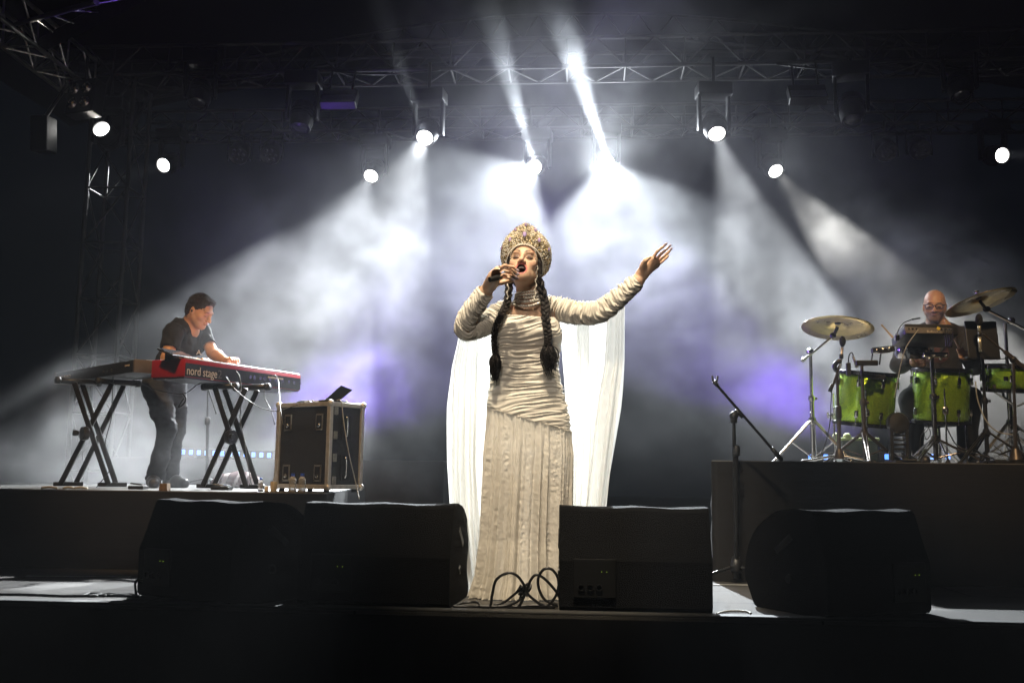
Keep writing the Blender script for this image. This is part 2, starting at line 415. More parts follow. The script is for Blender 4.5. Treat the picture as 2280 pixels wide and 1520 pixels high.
def face_frame(yaw, pitch, roll):
    """columns: right, forward, up of a head.  yaw 0 looks at -y (the audience)"""
    return rotz(rad(180+yaw)) @ rotx(rad(pitch)) @ roty(rad(roll))
def add_head(f, c, R, s=1.0, mouth='closed', female=False, ears=True):
    """R columns = local x, y (forward), z"""
    L = lambda p: np.array(c)+R@(np.array(p, float)*s)
    w = .94 if female else 1.0
    f.ell(L((0, -.014, .036)), np.array((.075*w, .096, .086))*s, R, .02)
    f.ell(L((0, .026, -.028)), np.array((.060*w, .064, .082))*s, R, .03)
    f.ell(L((0, .064, -.092)), np.array((.027, .022, .020))*s, R, .03)
    for q in (-1, 1):
        f.cone(L((q*.052*w, -.004, -.044)), L((q*.020, .058, -.090)), .017*s, .015*s, .025*s)
        f.ell(L((q*.042*w, .058, -.020)), np.array((.022, .018, .018))*s, R, .02)
    f.ell(L((0, .080, .026)), np.array((.050*w, .013, .012))*s, R, .018)
    for q in (-1, 1):
        f.ell(L((q*.032, .099, .002)), np.array((.019, .016, .014))*s, R, .014, sub=True)
        f.ell(L((q*.031, .075, .001)), np.array((.0150, .0125, .0120))*s, R, .004)
    nt = .0105 if female else .0125
    f.cone(L((0, .087, .012)), L((0, .113, -.028)), .0075*s, nt*s, .010*s)
    for q in (-1, 1): f.ell(L((q*.0125, .100, -.033)), np.array((.0085, .010, .0075))*s, R, .006)
    if mouth == 'open':
        mc = np.array((0, .088, -.068)); pts = []
        for k in range(17):
            a = 2*PI*k/16; pts.append(L(mc+np.array((.0235*math.cos(a), .004-.010*math.cos(a)**2, .0245*math.sin(a)+.001))))
        f.ell(L(mc+np.array((0, -.012, -.006))), np.array((.034, .026, .040))*s, R, .02)
        f.ell(L(mc+np.array((0, .004, 0))), np.array((.0215, .036, .0225))*s, R, .005, sub=True)
        f.chain(pts, [.0058*s]*17, .004)
    else:
        f.ell(L((0, .092, -.0505)), np.array((.021, .009, .0055))*s, R, .006)
        f.ell(L((0, .090, -.0605)), np.array((.019, .009, .0065))*s, R, .006)
        f.cone(L((-.018, .1, -.0555)), L((.018, .1, -.0555)), .0016*s, .0016*s, .004, sub=True)
    if ears:
        for q in (-1, 1):
            f.ell(L((q*.076*w, -.010, -.006)), np.array((.008, .018, .030))*s, R, .008)
            f.ell(L((q*.086*w, -.006, -.004)), np.array((.006, .009, .017))*s, R, .004, sub=True)
    return L
def head_local(V, c, R, s=1.0): return (V-np.array(c))@R/s
def soft(d, w): return np.clip(.5-d/w, 0, 1)
def ellmask(p, c, r, w=.25): return np.clip((1-np.linalg.norm((p-np.array(c))/np.array(r), axis=-1))/w, 0, 1)
def blend(C, m, col): return C*(1-m[:, None])+np.array(col)*m[:, None]
def add_fingers(f, chains, r0=.0085, r1=.0062, k=.005):
    for ch in chains:
        n = len(ch); rs = [r0+(r1-r0)*i/(n-1) for i in range(n)]; f.chain(ch, rs, k)
def vnoise(X, sc, seed=0):
    """smooth value noise, vectorised"""
    p = X*sc+seed*17.3; i = np.floor(p).astype(np.int64); t = p-i; t = t*t*(3-2*t); out = 0
    def hsh(a, b, c): n = (a*374761393+b*668265263+c*2147483647+seed*974711) & 0x7fffffff; n = (n ^ (n >> 13))*1274126177 & 0x7fffffff; return ((n ^ (n >> 16)) & 0xffff)/65535.0
    for dx in (0, 1):
        for dy in (0, 1):
            for dz in (0, 1):
                w = (t[..., 0] if dx else 1-t[..., 0])*(t[..., 1] if dy else 1-t[..., 1])*(t[..., 2] if dz else 1-t[..., 2])
                out = out+w*hsh(i[..., 0]+dx, i[..., 1]+dy, i[..., 2]+dz)
    return out*2-1
m_skin = mat('skin', (0.5, 0.3, 0.2), .45, spec=.4, attr=True, var=.06, vscale=40, bump=.08, bscale=300, sss=.15)
# ------------------------------------------------------------------ trusses, roof, lamps
UPV = np.array((0, 0, 1.0)); RTV = np.array([math.cos(.0737), math.sin(.0737), 0]); FWV = np.array([-math.sin(.0737), math.cos(.0737), 0])
def unit_tube():
    b = MB(); b.lathe([(1, 0), (1, 1)], 8); me = bpy.data.meshes.new('brace'); me.from_pydata(b.v, [], b.f); me.update()
    me.polygons.foreach_set('use_smooth', [len(p.vertices) == 4 for p in me.polygons]); return me
_unit = {}
def rod(name, p, q, r, m, par):
    """a bar from p to q that shares one cylinder mesh"""
    if m.name not in _unit: me = unit_tube(); me.materials.append(m); _unit[m.name] = me
    o = bpy.data.objects.new(name, _unit[m.name]); COL.objects.link(o); p, q = np.array(p, float), np.array(q, float)
    F = frame(q-p); mm = Matrix.Identity(4)
    for i in range(3): mm[i][0] = F[i, 0]*r; mm[i][1] = F[i, 1]*r; mm[i][2] = (q-p)[i]; mm[i][3] = p[i]
    parent(o, par); o.matrix_basis = mm; return o
m_truss = mat('truss_aluminium', (.06, .058, .056), .6, .4, var=.3, vscale=14)
def truss(label, p0, p1, w, h, bay, up=(0, 0, 1), rc=.022, rb=.011, group=None, faces='fbs', name='lighting_truss', m=None):
    """box truss: front-bottom chord runs p0 to p1; w deep (horizontal), h tall"""
    m = m or m_truss
    p0, p1 = np.array(p0, float), np.array(p1, float); L = np.linalg.norm(p1-p0); d = (p1-p0)/L; up = np.array(up, float); side = np.cross(up, d); side /= np.linalg.norm(side)
    if side[1] < 0: side = -side
    e = thing(name, label, 'truss', (p0+p1)/2, group)
    A, B, C, D = np.zeros(3), up*h, up*h+side*w, side*w
    for o in (A, B, C, D): rod('chord', p0+o, p1+o, rc, m, e)
    n = max(1, int(round(L/bay)))
    for i in range(n):
        a, b_, mid = p0+d*L*i/n, p0+d*L*(i+1)/n, p0+d*L*(i+.5)/n
        if 'f' in faces:
            rod('brace', a+A, a+B, rb, m, e); rod('brace', a+A, mid+B, rb, m, e); rod('brace', mid+B, b_+A, rb, m, e)
        if 'b' in faces:
            rod('brace', a+A, a+D, rb, m, e); rod('brace', a+A, mid+D, rb, m, e); rod('brace', mid+D, b_+A, rb, m, e)
        if 's' in faces:
            rod('brace', a+D, a+C, rb, m, e); rod('brace', a+D, mid+C, rb, m, e)
    return e
zt = 4.75
truss('front lighting truss crossing the whole stage above the singer', (-5.6, 9.84, zt), (6.4, 9.84, zt), .40, .31, .61)
truss('second lighting truss behind the front one, hung lower in the picture', (-5.5, 11.5, 4.69), (6.6, 11.5, 4.69), .36, .27, .62)
pa = Wy(140, 205, 9.8); pb_ = pa.copy(); pb_[1] = 4.2
truss('side truss running toward the camera in the upper left corner', (pa[0], pa[1], pa[2]), (pa[0], 4.2, pa[2]), .34, .34, .55, m=mat('lit_side_truss', (.55, .52, .46), .3, .9, var=.2, vscale=20))  # paler, warmer copy of the truss metal: its lit look is in the colour
tw = Wy(152, 1000, 9.86)
def tower(label, x, y, h):
    e = thing('truss_tower', label, 'truss', (x+.2, y+.2, 0)); W_ = .44
    cs = [np.array((x, y, 0.0)), np.array((x+W_, y, 0)), np.array((x+W_, y+.4, 0)), np.array((x, y+.4, 0))]
    for c in cs: rod('chord', c, c+UPV*h, .024, m_truss, e)
    n = int(h/.55)
    for i in range(n):
        z0, z1 = h*i/n, h*(i+1)/n
        for k in range(4):
            a, b_ = cs[k], cs[(k+1) % 4]; rod('brace', a+UPV*z0, b_+UPV*z0, .011, m_truss, e); rod('brace', (a if i % 2 else b_)+UPV*z0, (b_ if i % 2 else a)+UPV*z1, .011, m_truss, e)

tower('dim truss tower standing at the left behind the keyboards', tw[0], 9.86, 4.7)
# arched roof truss: two bowed chords with webbing
A_ = [(300, 175), (480, 140), (640, 112), (770, 84), (900, 62), (1050, 43), (1200, 34), (1350, 31), (1500, 35), (1690, 51), (1830, 68), (2000, 92), (2200, 125)]
e = thing('roof_arch', 'bowed roof truss seen through the haze above the front truss', 'truss', Wy(1200, 34, 11.0))
up_ = smooth_path([Wy(x, y, 11.0) for x, y in A_], 4); lo_ = [p-UPV*.29 for p in up_]
b = MB(); b.tube(up_, .02, 8); b.build('chord', m_truss, e, smooth=True); b = MB(); b.tube(lo_, .02, 8); b.build('chord', m_truss, e, smooth=True)
for i in range(0, len(up_)-2, 2): rod('brace', up_[i], lo_[i+1], .01, m_truss, e); rod('brace', lo_[i+1], up_[i+2], .01, m_truss, e)
# canopy over everything, a dark sheet
m_can = mat('canopy_cloth', (.022, .022, .023), .85, var=.2, vscale=2)
P = [[(x, y, 5.55+.95*(1-(x/7.5)**2)+.02*math.sin(y*3)) for x in np.linspace(-7.5, 7.5, 31)] for y in np.linspace(4.5, 13.6, 20)]
b = MB(); b.grid(P); tag(b.build('roof_canopy', m_can, smooth=True), 'dark fabric canopy stretched over the stage', 'canopy')
# roof girder in the upper left
g0, g1 = Wy(70, 112, 9.3), Wd(330, -25, 7.2)
b = MB(); b.tube([g0, g1], .085, 4); e = thing('roof_girder', 'thick black roof girder slanting up from the left corner', 'girder', g0); b.build('beam', M['black_metal'], e)
rod('pipe', Wy(36, 54, 8.6), Wd(215, 5, 7.0), .022, m_truss, e)
for k in range(5):
    t = (k+.5)/5; rod('tie', g0+(g1-g0)*t, Wy(36, 54, 8.6)+(Wd(215, 5, 7.0)-Wy(36, 54, 8.6))*t, .012, M['black_metal'], e)

# lamp heads
m_lens = emit('lit_lens', (1, .98, .94), 14.0); m_lens.cycles.emission_sampling = 'NONE'
m_dead = mat('dark_lens', (.05, .05, .055), .1, spec=.8, coat=1)
m_body = mat('fixture_body', (.006, .006, .0065), .42, .1, var=.25, vscale=20)
def moving_head(label, p, d, ztop, group, lit=True, s=1.0, cat='stage lamp'):
    """p = lens centre, d = beam direction"""
    p = np.array(p); d = np.array(d)/np.linalg.norm(d); e = thing('moving_head', label, cat, p, group); F = frame(d)
    piv = p-d*.17*s
    h = MB(); h.lathe([(.055*s, -.30*s), (.10*s, -.27*s), (.115*s, -.2*s), (.118*s, -.08*s), (.105*s, -.02*s), (.098*s, .012*s), (.084*s, .012*s), (.080*s, -.004*s)], 24, p, F)
    hd = h.build('head', m_body, e, smooth=True, angle=35)
    for k in range(3):
        g = MB(); g.lathe([(.116*s, -.004), (.123*s, -.004), (.123*s, .004), (.116*s, .004)], 24, p-d*(.11+.035*k)*s, F, closed=True); g.build('cooling_rib', m_body, hd, smooth=True, angle=35)
    l = MB(); l.lathe([(.079*s, .0), (.070*s, .006), (.04*s, .012), (.012*s, .014)], 24, p-d*.004*s, F); l.build('lens', m_lens if lit else m_dead, hd, smooth=True)
    bt = piv+UPV*.30*s
    sx = np.cross(UPV, d); sx[2] = 0; sx /= np.linalg.norm(sx)+1e-9
    for q in (-1, 1):
        y = MB(); y.box(piv+sx*q*.145*s+UPV*.12*s, (.035*s, .09*s, .36*s), np.stack([sx, np.cross(UPV, sx), UPV], 1), bev=.012*s); y.build('yoke_arm', m_body, e, smooth=True, angle=40)
    y = MB(); y.box(bt+UPV*.045*s, (.34*s, .22*s, .13*s), np.stack([sx, np.cross(UPV, sx), UPV], 1), bev=.015*s); y.build('base', m_body, e, smooth=True, angle=40)
    if ztop > bt[2]+.1: rod('clamp', bt+UPV*.1*s, (bt[0], bt[1], ztop), .018, M['black_metal'], e)
    return e
where = ['lit lamp nearest the left truss tower, under the four-cell blinder', 'lit lamp below and right of the left corner lamp', 'lit round lamp left of the two dazzling centre lamps', 'lower lit lamp at the far end of the left smoky beam',
         'dazzling centre lamp above the headdress, the left one of two', 'brightest dazzling centre lamp, right of the headdress', 'lit round lamp right of centre sending a broad beam down', 'lit lamp right of centre with a short smoky beam', 'lit lamp alone at the right edge of the picture']
for (p, d), w in zip(HEAD_POS, where): moving_head(w, p, d, 4.74, 'lit moving heads')
# unlit heads
for (px, py, yy, dr, lb) in ((440, 232, 9.7, (.1, -.5, -1), 'dark lamp hanging from the front truss left of centre'), (668, 285, 9.7, (0, -.35, -1), 'dark lamp under the front truss beside the left flat panel'),
                         (1898, 268, 9.7, (-.1, -.4, -1), 'dark lamp under the front truss beside the right flat panel'), (2142, 215, 9.7, (-.1, -.5, -1), 'dark lamp hanging from the front truss at the far right'),
                         (280, 300, 9.9, (.6, -.5, -.8), 'dark lamp just right of the lit left corner lamp')):
    moving_head(lb, Wy(px, py, yy), dr, 4.76, 'unlit moving heads', lit=False, s=1.05)
def par(label, px, py, yy):
    p = Wy(px, py, yy); e = thing('wash_lamp', label, 'stage lamp', p, 'unlit wash lamps'); d = np.array((0, -.75, -.65)); d /= np.linalg.norm(d); F = frame(d)
    b = MB(); b.lathe([(.06, -.18), (.115, -.15), (.125, .0), (.118, .012), (.108, .006)], 24, p, F); b.build('housing', m_body, e, smooth=True, angle=35)
    for i in range(7):
        a = 2*PI*i/6; o = np.zeros(3) if i == 6 else F@np.array((.065*math.cos(a), .065*math.sin(a), 0)); b = MB(); b.lathe([(.026, .004), (.022, .012), (.008, .016)], 12, p+o, F); b.build('lens', m_dead, e, smooth=True)
    for q in (-1, 1):
        b = MB(); b.box(p+np.array((q*.14, .05, .1)), (.012, .04, .3)); b.build('bracket', m_body, e)
    rod('clamp', p+np.array((0, .05, .25)), (p[0], p[1]+.05, 4.70), .02, M['black_metal'], e); b = MB(); b.box(p+np.array((0, .05, .25)), (.29, .04, .012)); b.build('bracket', m_body, e)
par('dark wash lamp, left one of the pair below the left lamps', 530, 345, 11.4); par('dark wash lamp, right one of the pair below the left lamps', 601, 345, 11.4)
par('dark wash lamp, left one of the pair below the right lamps', 1974, 338, 11.4); par('dark wash lamp, right one of the pair below the right lamps', 2050, 334, 11.4)
def strobe(label, px, py):
    p = Wy(px, py, 9.7); e = thing('strobe_panel', label, 'stage lamp', p, 'strobe panels'); T = rotx(rad(-35))
    b = MB(); b.box(p, (.37, .10, .22), T, bev=.01); b.build('housing', m_body, e)
    b = MB(); b.box(p+T@np.array((0, -.052, -.045)), (.34, .004, .10), T); b.build('diffuser', mat('strobe_face', (.22, .22, .27), .35, spec=.6), e)
    for q in (-1, 1): rod('clamp', p+np.array((q*.12, .03, .08)), (p[0]+q*.12, p[1]+.14, 4.75), .014, M['black_metal'], e)
strobe('flat strobe panel under the front truss left of centre', 756, 222); strobe('flat strobe panel under the front truss right of centre', 1797, 212)
p = Wy(178, 213, 9.3); e = thing('blinder', 'square blinder with four round reflectors in the upper left', 'stage lamp', p); T = rotz(rad(-14))@rotx(rad(-6))
b = MB(); b.box(p+T@np.array((0, .08, 0)), (.34, .16, .36), T, bev=.012); b.build('housing', m_body, e)
m_refl = mat('lamp_reflector', (.62, .5, .42), .25, .7, var=.3, vscale=40); m_bulb = mat('lamp_bulb', (.75, .5, .2), .2, spec=.6)
for i in (-1, 1):
    for k in (-1, 1):
        c = p+T@np.array((i*.075, -.004, k*.078)); F = frame(T@np.array((0, -1, 0)))
        b = MB(); b.lathe([(.060, .006), (.056, .004), (.035, -.02), (.01, -.03)], 20, c, F); rf = b.build('reflector', m_refl, e, smooth=True)
        b = MB(); b.sphere(c+F@np.array((.008, .006, .0)), (.016, .016, .02), 10, 8, F); b.build('bulb', m_bulb, rf, smooth=True)
rod('clamp', p+np.array((0, .1, .17)), (p[0], p[1]+.1, 4.75), .018, M['black_metal'], e)
p = Wy(97, 300, 9.0); e = thing('line_speaker', 'small black box hanging beside the left corner lamp', 'speaker', p)
b = MB(); b.box(p, (.17, .2, .34), rotx(rad(8)), bev=.012); b.build('cabinet', m_body, e); rod('bracket', p+np.array((0, 0, .17)), p+np.array((.03, .3, .62)), .02, M['black_metal'], e)
# cable swags along the front truss
for k, (x0, x1, sg) in enumerate(((-4.2, -3.2, .10), (-2.6, -1.5, .07), (1.9, 3.1, .09), (3.3, 4.6, .12))):
    b = MB(); b.tube(smooth_path([(x0, 9.80, zt-.03), (x0*.7+x1*.3, 9.79, zt-sg*.9), ((x0+x1)/2, 9.79, zt-sg), (x0*.3+x1*.7, 9.79, zt-sg*.8), (x1, 9.80, zt-.03)], 6), .011, 6)
    one('truss_cable', '%s black cable sagging under the front truss, counted from the left' % ['first', 'second', 'third', 'last'][k], 'cable', b, M['cable'], 'truss cables', smooth=True)
# led battens at the back of the stage
m_led = emit('blue_led', (.10, .30, 1.0), 2.2); m_led.cycles.emission_sampling = 'NONE'
def batten(label, pxs, py0, py1, yy, par_z):
    a, c = Wy(pxs[0]-10, py0, yy), Wy(pxs[-1]+10, py1, yy); e = thing('led_batten', label, 'led batten', (a+c)/2, 'led battens'); b = MB(); mid = (a+c)/2; ang = math.atan2(c[2]-a[2], c[0]-a[0])
    b.box(mid+np.array((0, .045, 0)), (c[0]-a[0], .07, .085), roty(-ang), bev=.008); b.build('housing', m_body, e)
    for q in (.2, .8): b = MB(); f0 = a+(c-a)*q+np.array((0, .045, 0)); b.box((f0[0], f0[1], (f0[2]-.04+par_z)/2), (.05, .06, max(.01, f0[2]-.04-par_z))); b.build('foot', m_body, e)
    for i, px in enumerate(pxs):
        q = Wy(px, py0+(py1-py0)*i/(len(pxs)-1), yy); b = MB(); b.box(q+np.array((0, .004, 0)), (.038, .012, .045), bev=.008); b.build('led', m_led, e)
batten('row of blue leds shining behind the keyboards at knee height', [390+17.4*i for i in range(13)], 1005, 1013, 9.3, .72)
batten('row of blue leds glinting at the back edge of the drum platform', [1805+34*i for i in range(11)], 1017, 1016, 8.85, RZ)
# ------------------------------------------------------------------ floor monitors and cables at the stage edge
m_cab = mat('speaker_carpet', (.0032, .0032, .0035), .85, spec=.12, var=.35, vscale=40, bump=.8, bscale=260)
m_grill = mat('speaker_grille', (.015, .015, .016), .5, .5, bump=1, bscale=500)
m_gled = emit('green_led', (.55, .9, .05), 2.0)
m_plate = mat('plate_black', (.0035, .0035, .0035), .7, spec=.15)
def monitor(label, bl, yaw, W_, leds=True, mir=1, sc=1.0):
    """bl = floor point under the middle of the back edge; yaw turns the baffle (0 = straight upstage)"""
    bl = np.array(bl); bl[2] = 0.0; a = rotz(rad(yaw))@np.array((1, 0, 0)); f_ = rotz(rad(yaw))@np.array((0, 1.0, 0))
    prof = [(0.015, .002), (0, .02), (-.005, .22), (.028, .30), (.075, .436), (.09, .452), (.19, .456), (.215, .452)]
    prof += [(.215+.33*math.sin(t), .452-.27*(1-math.cos(t))) for t in np.linspace(.25, 1.35, 7)]; prof += [(.555, .17), (.552, .13), (.49, .012), (.47, .002)]
    prof = [(u*sc, v*sc) for u, v in prof]
    e = thing('floor_monitor', label, 'stage monitor', bl, 'floor monitors along the stage edge')
    b = MB(); m = len(prof); xs = np.linspace(-W_/2, W_/2, 9); P = []
    for i, x in enumerate(xs):
        P.append([bl+a*x+f_*u+UPV*(v+(.004*math.sin(x*19+u*9) if v > .4*sc else 0)) for u, v in prof])
    P = np.array(P); b.grid(P, closed=True); n0 = len(b.v); b.add(P[0], [tuple(range(m))]); b.add(P[-1], [tuple(range(m))])
    cb = b.build('cabinet', m_cab, e)
    bv = cb.modifiers.new('bevel', 'BEVEL'); bv.width = .007; bv.segments = 2; bv.limit_method = 'ANGLE'; bv.angle_limit = rad(50)
    # grille on the baffle
    ga = [(.235+.318*math.sin(t), .462-.268*(1-math.cos(t))) for t in np.linspace(.3, 1.33, 8)]
    b = MB(); b.grid([[bl+a*x+f_*u*sc+UPV*v*sc for u, v in ga] for x in (-W_/2+.03, W_/2-.03)]); b.build('grille', m_grill, e, smooth=True)
    # socket plate, two leds
    c = bl+a*(-mir*W_*.27)+f_*(-.010*sc)+UPV*.145*sc
    b = MB(); b.box(c, (.19, .012, .17), np.stack([a, f_, UPV], 1), bev=.004); pl = b.build('socket_plate', m_plate, e)
    for k in range(3):
        b = MB(); b.lathe([(.0155, -.008), (.0155, .008), (.011, .008), (.011, -.004)], 16, c+a*(-.06+.04*k)+UPV*(-.04)-f_*.006, frame(-f_)); b.build('socket', m_plate, pl, smooth=True, angle=40)
    if leds:
        for q in (0, .0115*2): b = MB(); b.sphere(c+a*(.03+q)-f_*.008+UPV*.03, .0012, 6, 4); b.build('led', m_gled, pl)
    # side handles
    for q in (-1, 1):
        h = bl+a*q*(W_/2+.001)+f_*.27*sc+UPV*.30*sc; R_ = np.stack([f_, UPV, a], 1)@rotz(rad(-35)); b = MB(); b.box(h, (.13, .034, .006), R_, bev=.003); b.build('handle', M['black_plastic'], e)
        h = bl+a*q*(W_/2+.001)+f_*.24*sc+UPV*.15*sc; b = MB(); b.lathe([(.021, -.004), (.021, .004), (.014, .004), (.012, .0)], 16, h, np.stack([f_, UPV, a], 1)); b.build('pole_socket', M['black_plastic'], e)
    return e
monitor('leftmost floor monitor, turned inward, below the keyboards', (Wz(404, 1338, 0)+0)*np.array((1, 1, 0)), -30, .66, mir=1)
monitor('floor monitor left of the singer, seen straight from behind', Wz(828, 1350, 0), -3, .705)
monitor('floor monitor right of the singer, seen straight from behind', Wz(1416, 1363, 0), 2, .675, mir=1)
monitor('rightmost floor monitor, turned inward, below the drum riser', Wz(1962, 1373, 0), 29, .60, mir=-1)
# cables
def cable(label, paths, r, m, group=None, name='cable', n=10):
    if len(paths) == 1:
        b = MB(); b.tube(smooth_path(paths[0], n), r, 7); return one(name, label, 'cable', b, m, group, smooth=True)
    e = thing(name, label, 'cable', paths[0][0], group)
    for p in paths: b = MB(); b.tube(smooth_path(p, n), r, 7); b.build('strand', m, e, smooth=True)
    return e
D0 = 4.50
def G(px, py, d=D0): p = Wd(px, py, d); p[2] = max(p[2], .008); return p
cable('black cable loop standing up left of the singer\'s foot', [[G(1068, 1352), G(1090, 1350), G(1096, 1322), G(1105, 1290), G(1130, 1275), G(1150, 1280), G(1166, 1300), G(1176, 1322), G(1200, 1342), G(1225, 1352)]], .0065, M['cable'])
cable('black cable loop standing up against the right centre monitor', [[G(1150, 1353), G(1158, 1345), G(1170, 1320), G(1182, 1290), G(1195, 1279), G(1215, 1290), G(1240, 1318), G(1246, 1332, 4.54)], [G(1200, 1350), G(1222, 1345), G(1240, 1320), G(1243, 1290), G(1230, 1268), G(1212, 1266), G(1199, 1285), G(1200, 1310), G(1214, 1335), G(1240, 1346)]], .0065, M['cable'])
cable('knot of black cables lying between the two centre monitors', [[G(1010, 1353), G(1030, 1342, 4.6), G(1060, 1340, 4.6), G(1068, 1348), G(1040, 1352), G(1012, 1354), G(1060, 1356), G(1120, 1354), G(1180, 1357), G(1236, 1356)],
    [G(1100, 1346, 4.56), G(1125, 1338, 4.56), G(1160, 1310, 4.54), G(1178, 1298, 4.54), G(1180, 1310, 4.52), G(1160, 1332), G(1130, 1347), G(1085, 1352)], [G(1120, 1356), G(1150, 1350), G(1175, 1352), G(1200, 1357), G(1228, 1354)],
    [G(1040, 1356), G(1080, 1349), G(1140, 1350), G(1190, 1347), G(1243, 1349)]], .006, M['cable'])
b = MB(); k0 = G(1167, 1310, 4.52)
for i in range(12): b.tube([k0+rng.normal(size=3)*.012, k0+rng.normal(size=3)*.022+np.array((0, 0, -.02))], .0045, 5)
one('cable_tie', 'bunched black tie holding the standing cable loops together', 'cable tie', b, M['cable'])
def floor_run(pxs, y0=4.56): return [Wz(px, py, .006) for px, py in pxs]
cable('thin dark cable running along the stage edge at the far left', [floor_run([(-60, 1322), (60, 1323), (150, 1326), (240, 1325), (310, 1327)])], .006, M['cable'])
cable('pale glinting cable coil beside the leftmost monitor', [floor_run([(185, 1325), (200, 1320), (225, 1321), (215, 1326), (200, 1325), (240, 1321), (270, 1323), (300, 1326)]), floor_run([(230, 1326), (255, 1323), (290, 1322), (306, 1324)])], .005, M['grey_cable'])
cable('pale curved cable on the floor between the two right monitors', [floor_run([(1596, 1366), (1612, 1361), (1640, 1359), (1664, 1361), (1672, 1365)])], .005, M['cable_pale'])
cable('cable drooping from the leftmost monitor\'s side', [[Wz(303, 1322, .01), Wd(301, 1300, 4.75), Wd(306, 1290, 4.76), Wd(318, 1292, 4.78)]], .006, M['cable'])
# straight microphone stand without a microphone, in front of the drum riser
m_stand = mat('stand_black', (.02, .02, .021), .4, .5, var=.2, vscale=30)
dS = 5.72; bs = Wd(1639, 1245, dS); e = thing('mic_stand', 'empty black boom microphone stand in front of the drum platform\'s left corner', 'mic stand', (bs[0], bs[1], 0))
top_ = Wd(1634, 930, dS); rod('pole', (bs[0], bs[1], .03), top_, .0105, m_stand, e); rod('lower_tube', (bs[0], bs[1], .03), Wd(1639, 1005, dS), .014, m_stand, e)
b = MB(); b.lathe([(.02, -.03), (.024, -.015), (.024, .015), (.018, .03)], 14, Wd(1639, 1003, dS)); b.build('clutch', M['black_plastic'], e, smooth=True)
b = MB(); b.lathe([(.03, -.04), (.034, 0), (.022, .05)], 14, (bs[0], bs[1], .10)); b.build('hub', M['black_plastic'], e, smooth=True)
for an in (200, 325, 80):
    q = np.array((bs[0]+.31*math.cos(rad(an)), bs[1]+.31*math.sin(rad(an)), .012)); lg = rod('leg', (bs[0], bs[1], .10), q, .009, m_stand, e)
    b = MB(); b.sphere(q, (.02, .02, .012), 8, 6); b.build('foot', M['rubber'], e, smooth=True)
bt, be = Wd(1592, 852, dS), Wd(1741, 1024, dS-.02); rod('boom', bt, be, .0085, m_stand, e); dd = (be-bt)/np.linalg.norm(be-bt)
b = MB(); b.tube([be-dd*.09, be], .013, 10); b.build('counterweight', M['black_plastic'], e, smooth=True)
b = MB(); b.tube([top_-UPV*.03, top_+UPV*.02], .02, 10); b.sphere(top_+UPV*.012, .026, 12, 8); b.build('boom_joint', M['black_plastic'], e, smooth=True)
b = MB(); b.tube([Wd(1638, 912, dS), Wd(1654, 928, dS)], .015, 10); b.build('boom_clutch', M['black_plastic'], e, smooth=True)
b = MB(); b.tube([bt+dd*.02, bt-dd*.012], .012, 10); t2 = Wd(1592, 843, dS)
for q in (-1, 1): b.tube([bt, bt+RTV*q*.012+UPV*.012, bt+RTV*q*.016+UPV*.04-FWV*.0], .006, 6)
b.build('mic_clip', M['black_plastic'], e, smooth=True)

# tape marks on the stage floor
m_tape = mat('white_tape', (.5, .49, .46), .6, var=.2, vscale=40)
for (a, c, lb) in (((1588, 1300), (1682, 1301), 'white tape line on the floor left of the rightmost monitor'), ((60, 1281), (290, 1283), 'thin pale tape line on the floor left of the leftmost monitor')):
    p, q = Wz(a[0], a[1], .003), Wz(c[0], c[1], .003); d = (q-p)/np.linalg.norm(q-p); n = np.array((-d[1], d[0], 0))*.012; b = MB(); b.add([p-n, q-n, q+n, p+n, p-n-UPV*.002, q-n-UPV*.002, q+n-UPV*.002, p+n-UPV*.002], [(0, 1, 2, 3), (7, 6, 5, 4), (0, 4, 5, 1), (1, 5, 6, 2), (2, 6, 7, 3), (3, 7, 4, 0)]); one('floor_tape', lb, 'tape', b, m_tape, 'tape marks on the floor')
# ------------------------------------------------------------------ keyboards corner
def text_mesh(name, body, size, origin, ax, ay, m, par, depth=.001, width=None):
    """flat lettering: origin = lower left, ax = reading direction, ay = up"""
    cu = bpy.data.curves.new(name, 'FONT'); cu.body = body; cu.size = size; cu.extrude = depth
    o = bpy.data.objects.new(name, cu); COL.objects.link(o); dg = bpy.context.evaluated_depsgraph_get(); me = bpy.data.meshes.new_from_object(o.evaluated_get(dg)); bpy.data.objects.remove(o); bpy.data.curves.remove(cu)
    n = len(me.vertices); co = np.zeros(n*3); me.vertices.foreach_get('co', co); co = co.reshape(-1, 3)
    if width: co[:, 0] *= width/max(1e-6, co[:, 0].max())
    ax, ay = np.array(ax, float), np.array(ay, float); ax /= np.linalg.norm(ax); ay /= np.linalg.norm(ay); az = np.cross(ax, ay)
    W_ = np.array(origin)+co[:, :1]*ax+co[:, 1:2]*ay+co[:, 2:]*az; me.vertices.foreach_set('co', W_.astype(np.float32).ravel()); me.materials.clear(); me.materials.append(m); me.update()
    o = bpy.data.objects.new(name, me); COL.objects.link(o)
    if par is not None: parent(o, par)
    return o
m_red = mat('red_lacquer', (.33, .012, .02), .32, spec=.5, coat=.3, var=.08, vscale=12)
m_cream = mat('cream_print', (.62, .52, .40), .5); m_greyend = mat('end_cap', (.11, .085, .07), .5, var=.1, vscale=20); m_key = mat('white_key', (.75, .74, .7), .25)
def flat(v): v = np.array(v, float); v[2] = 0; return v/np.linalg.norm(v)
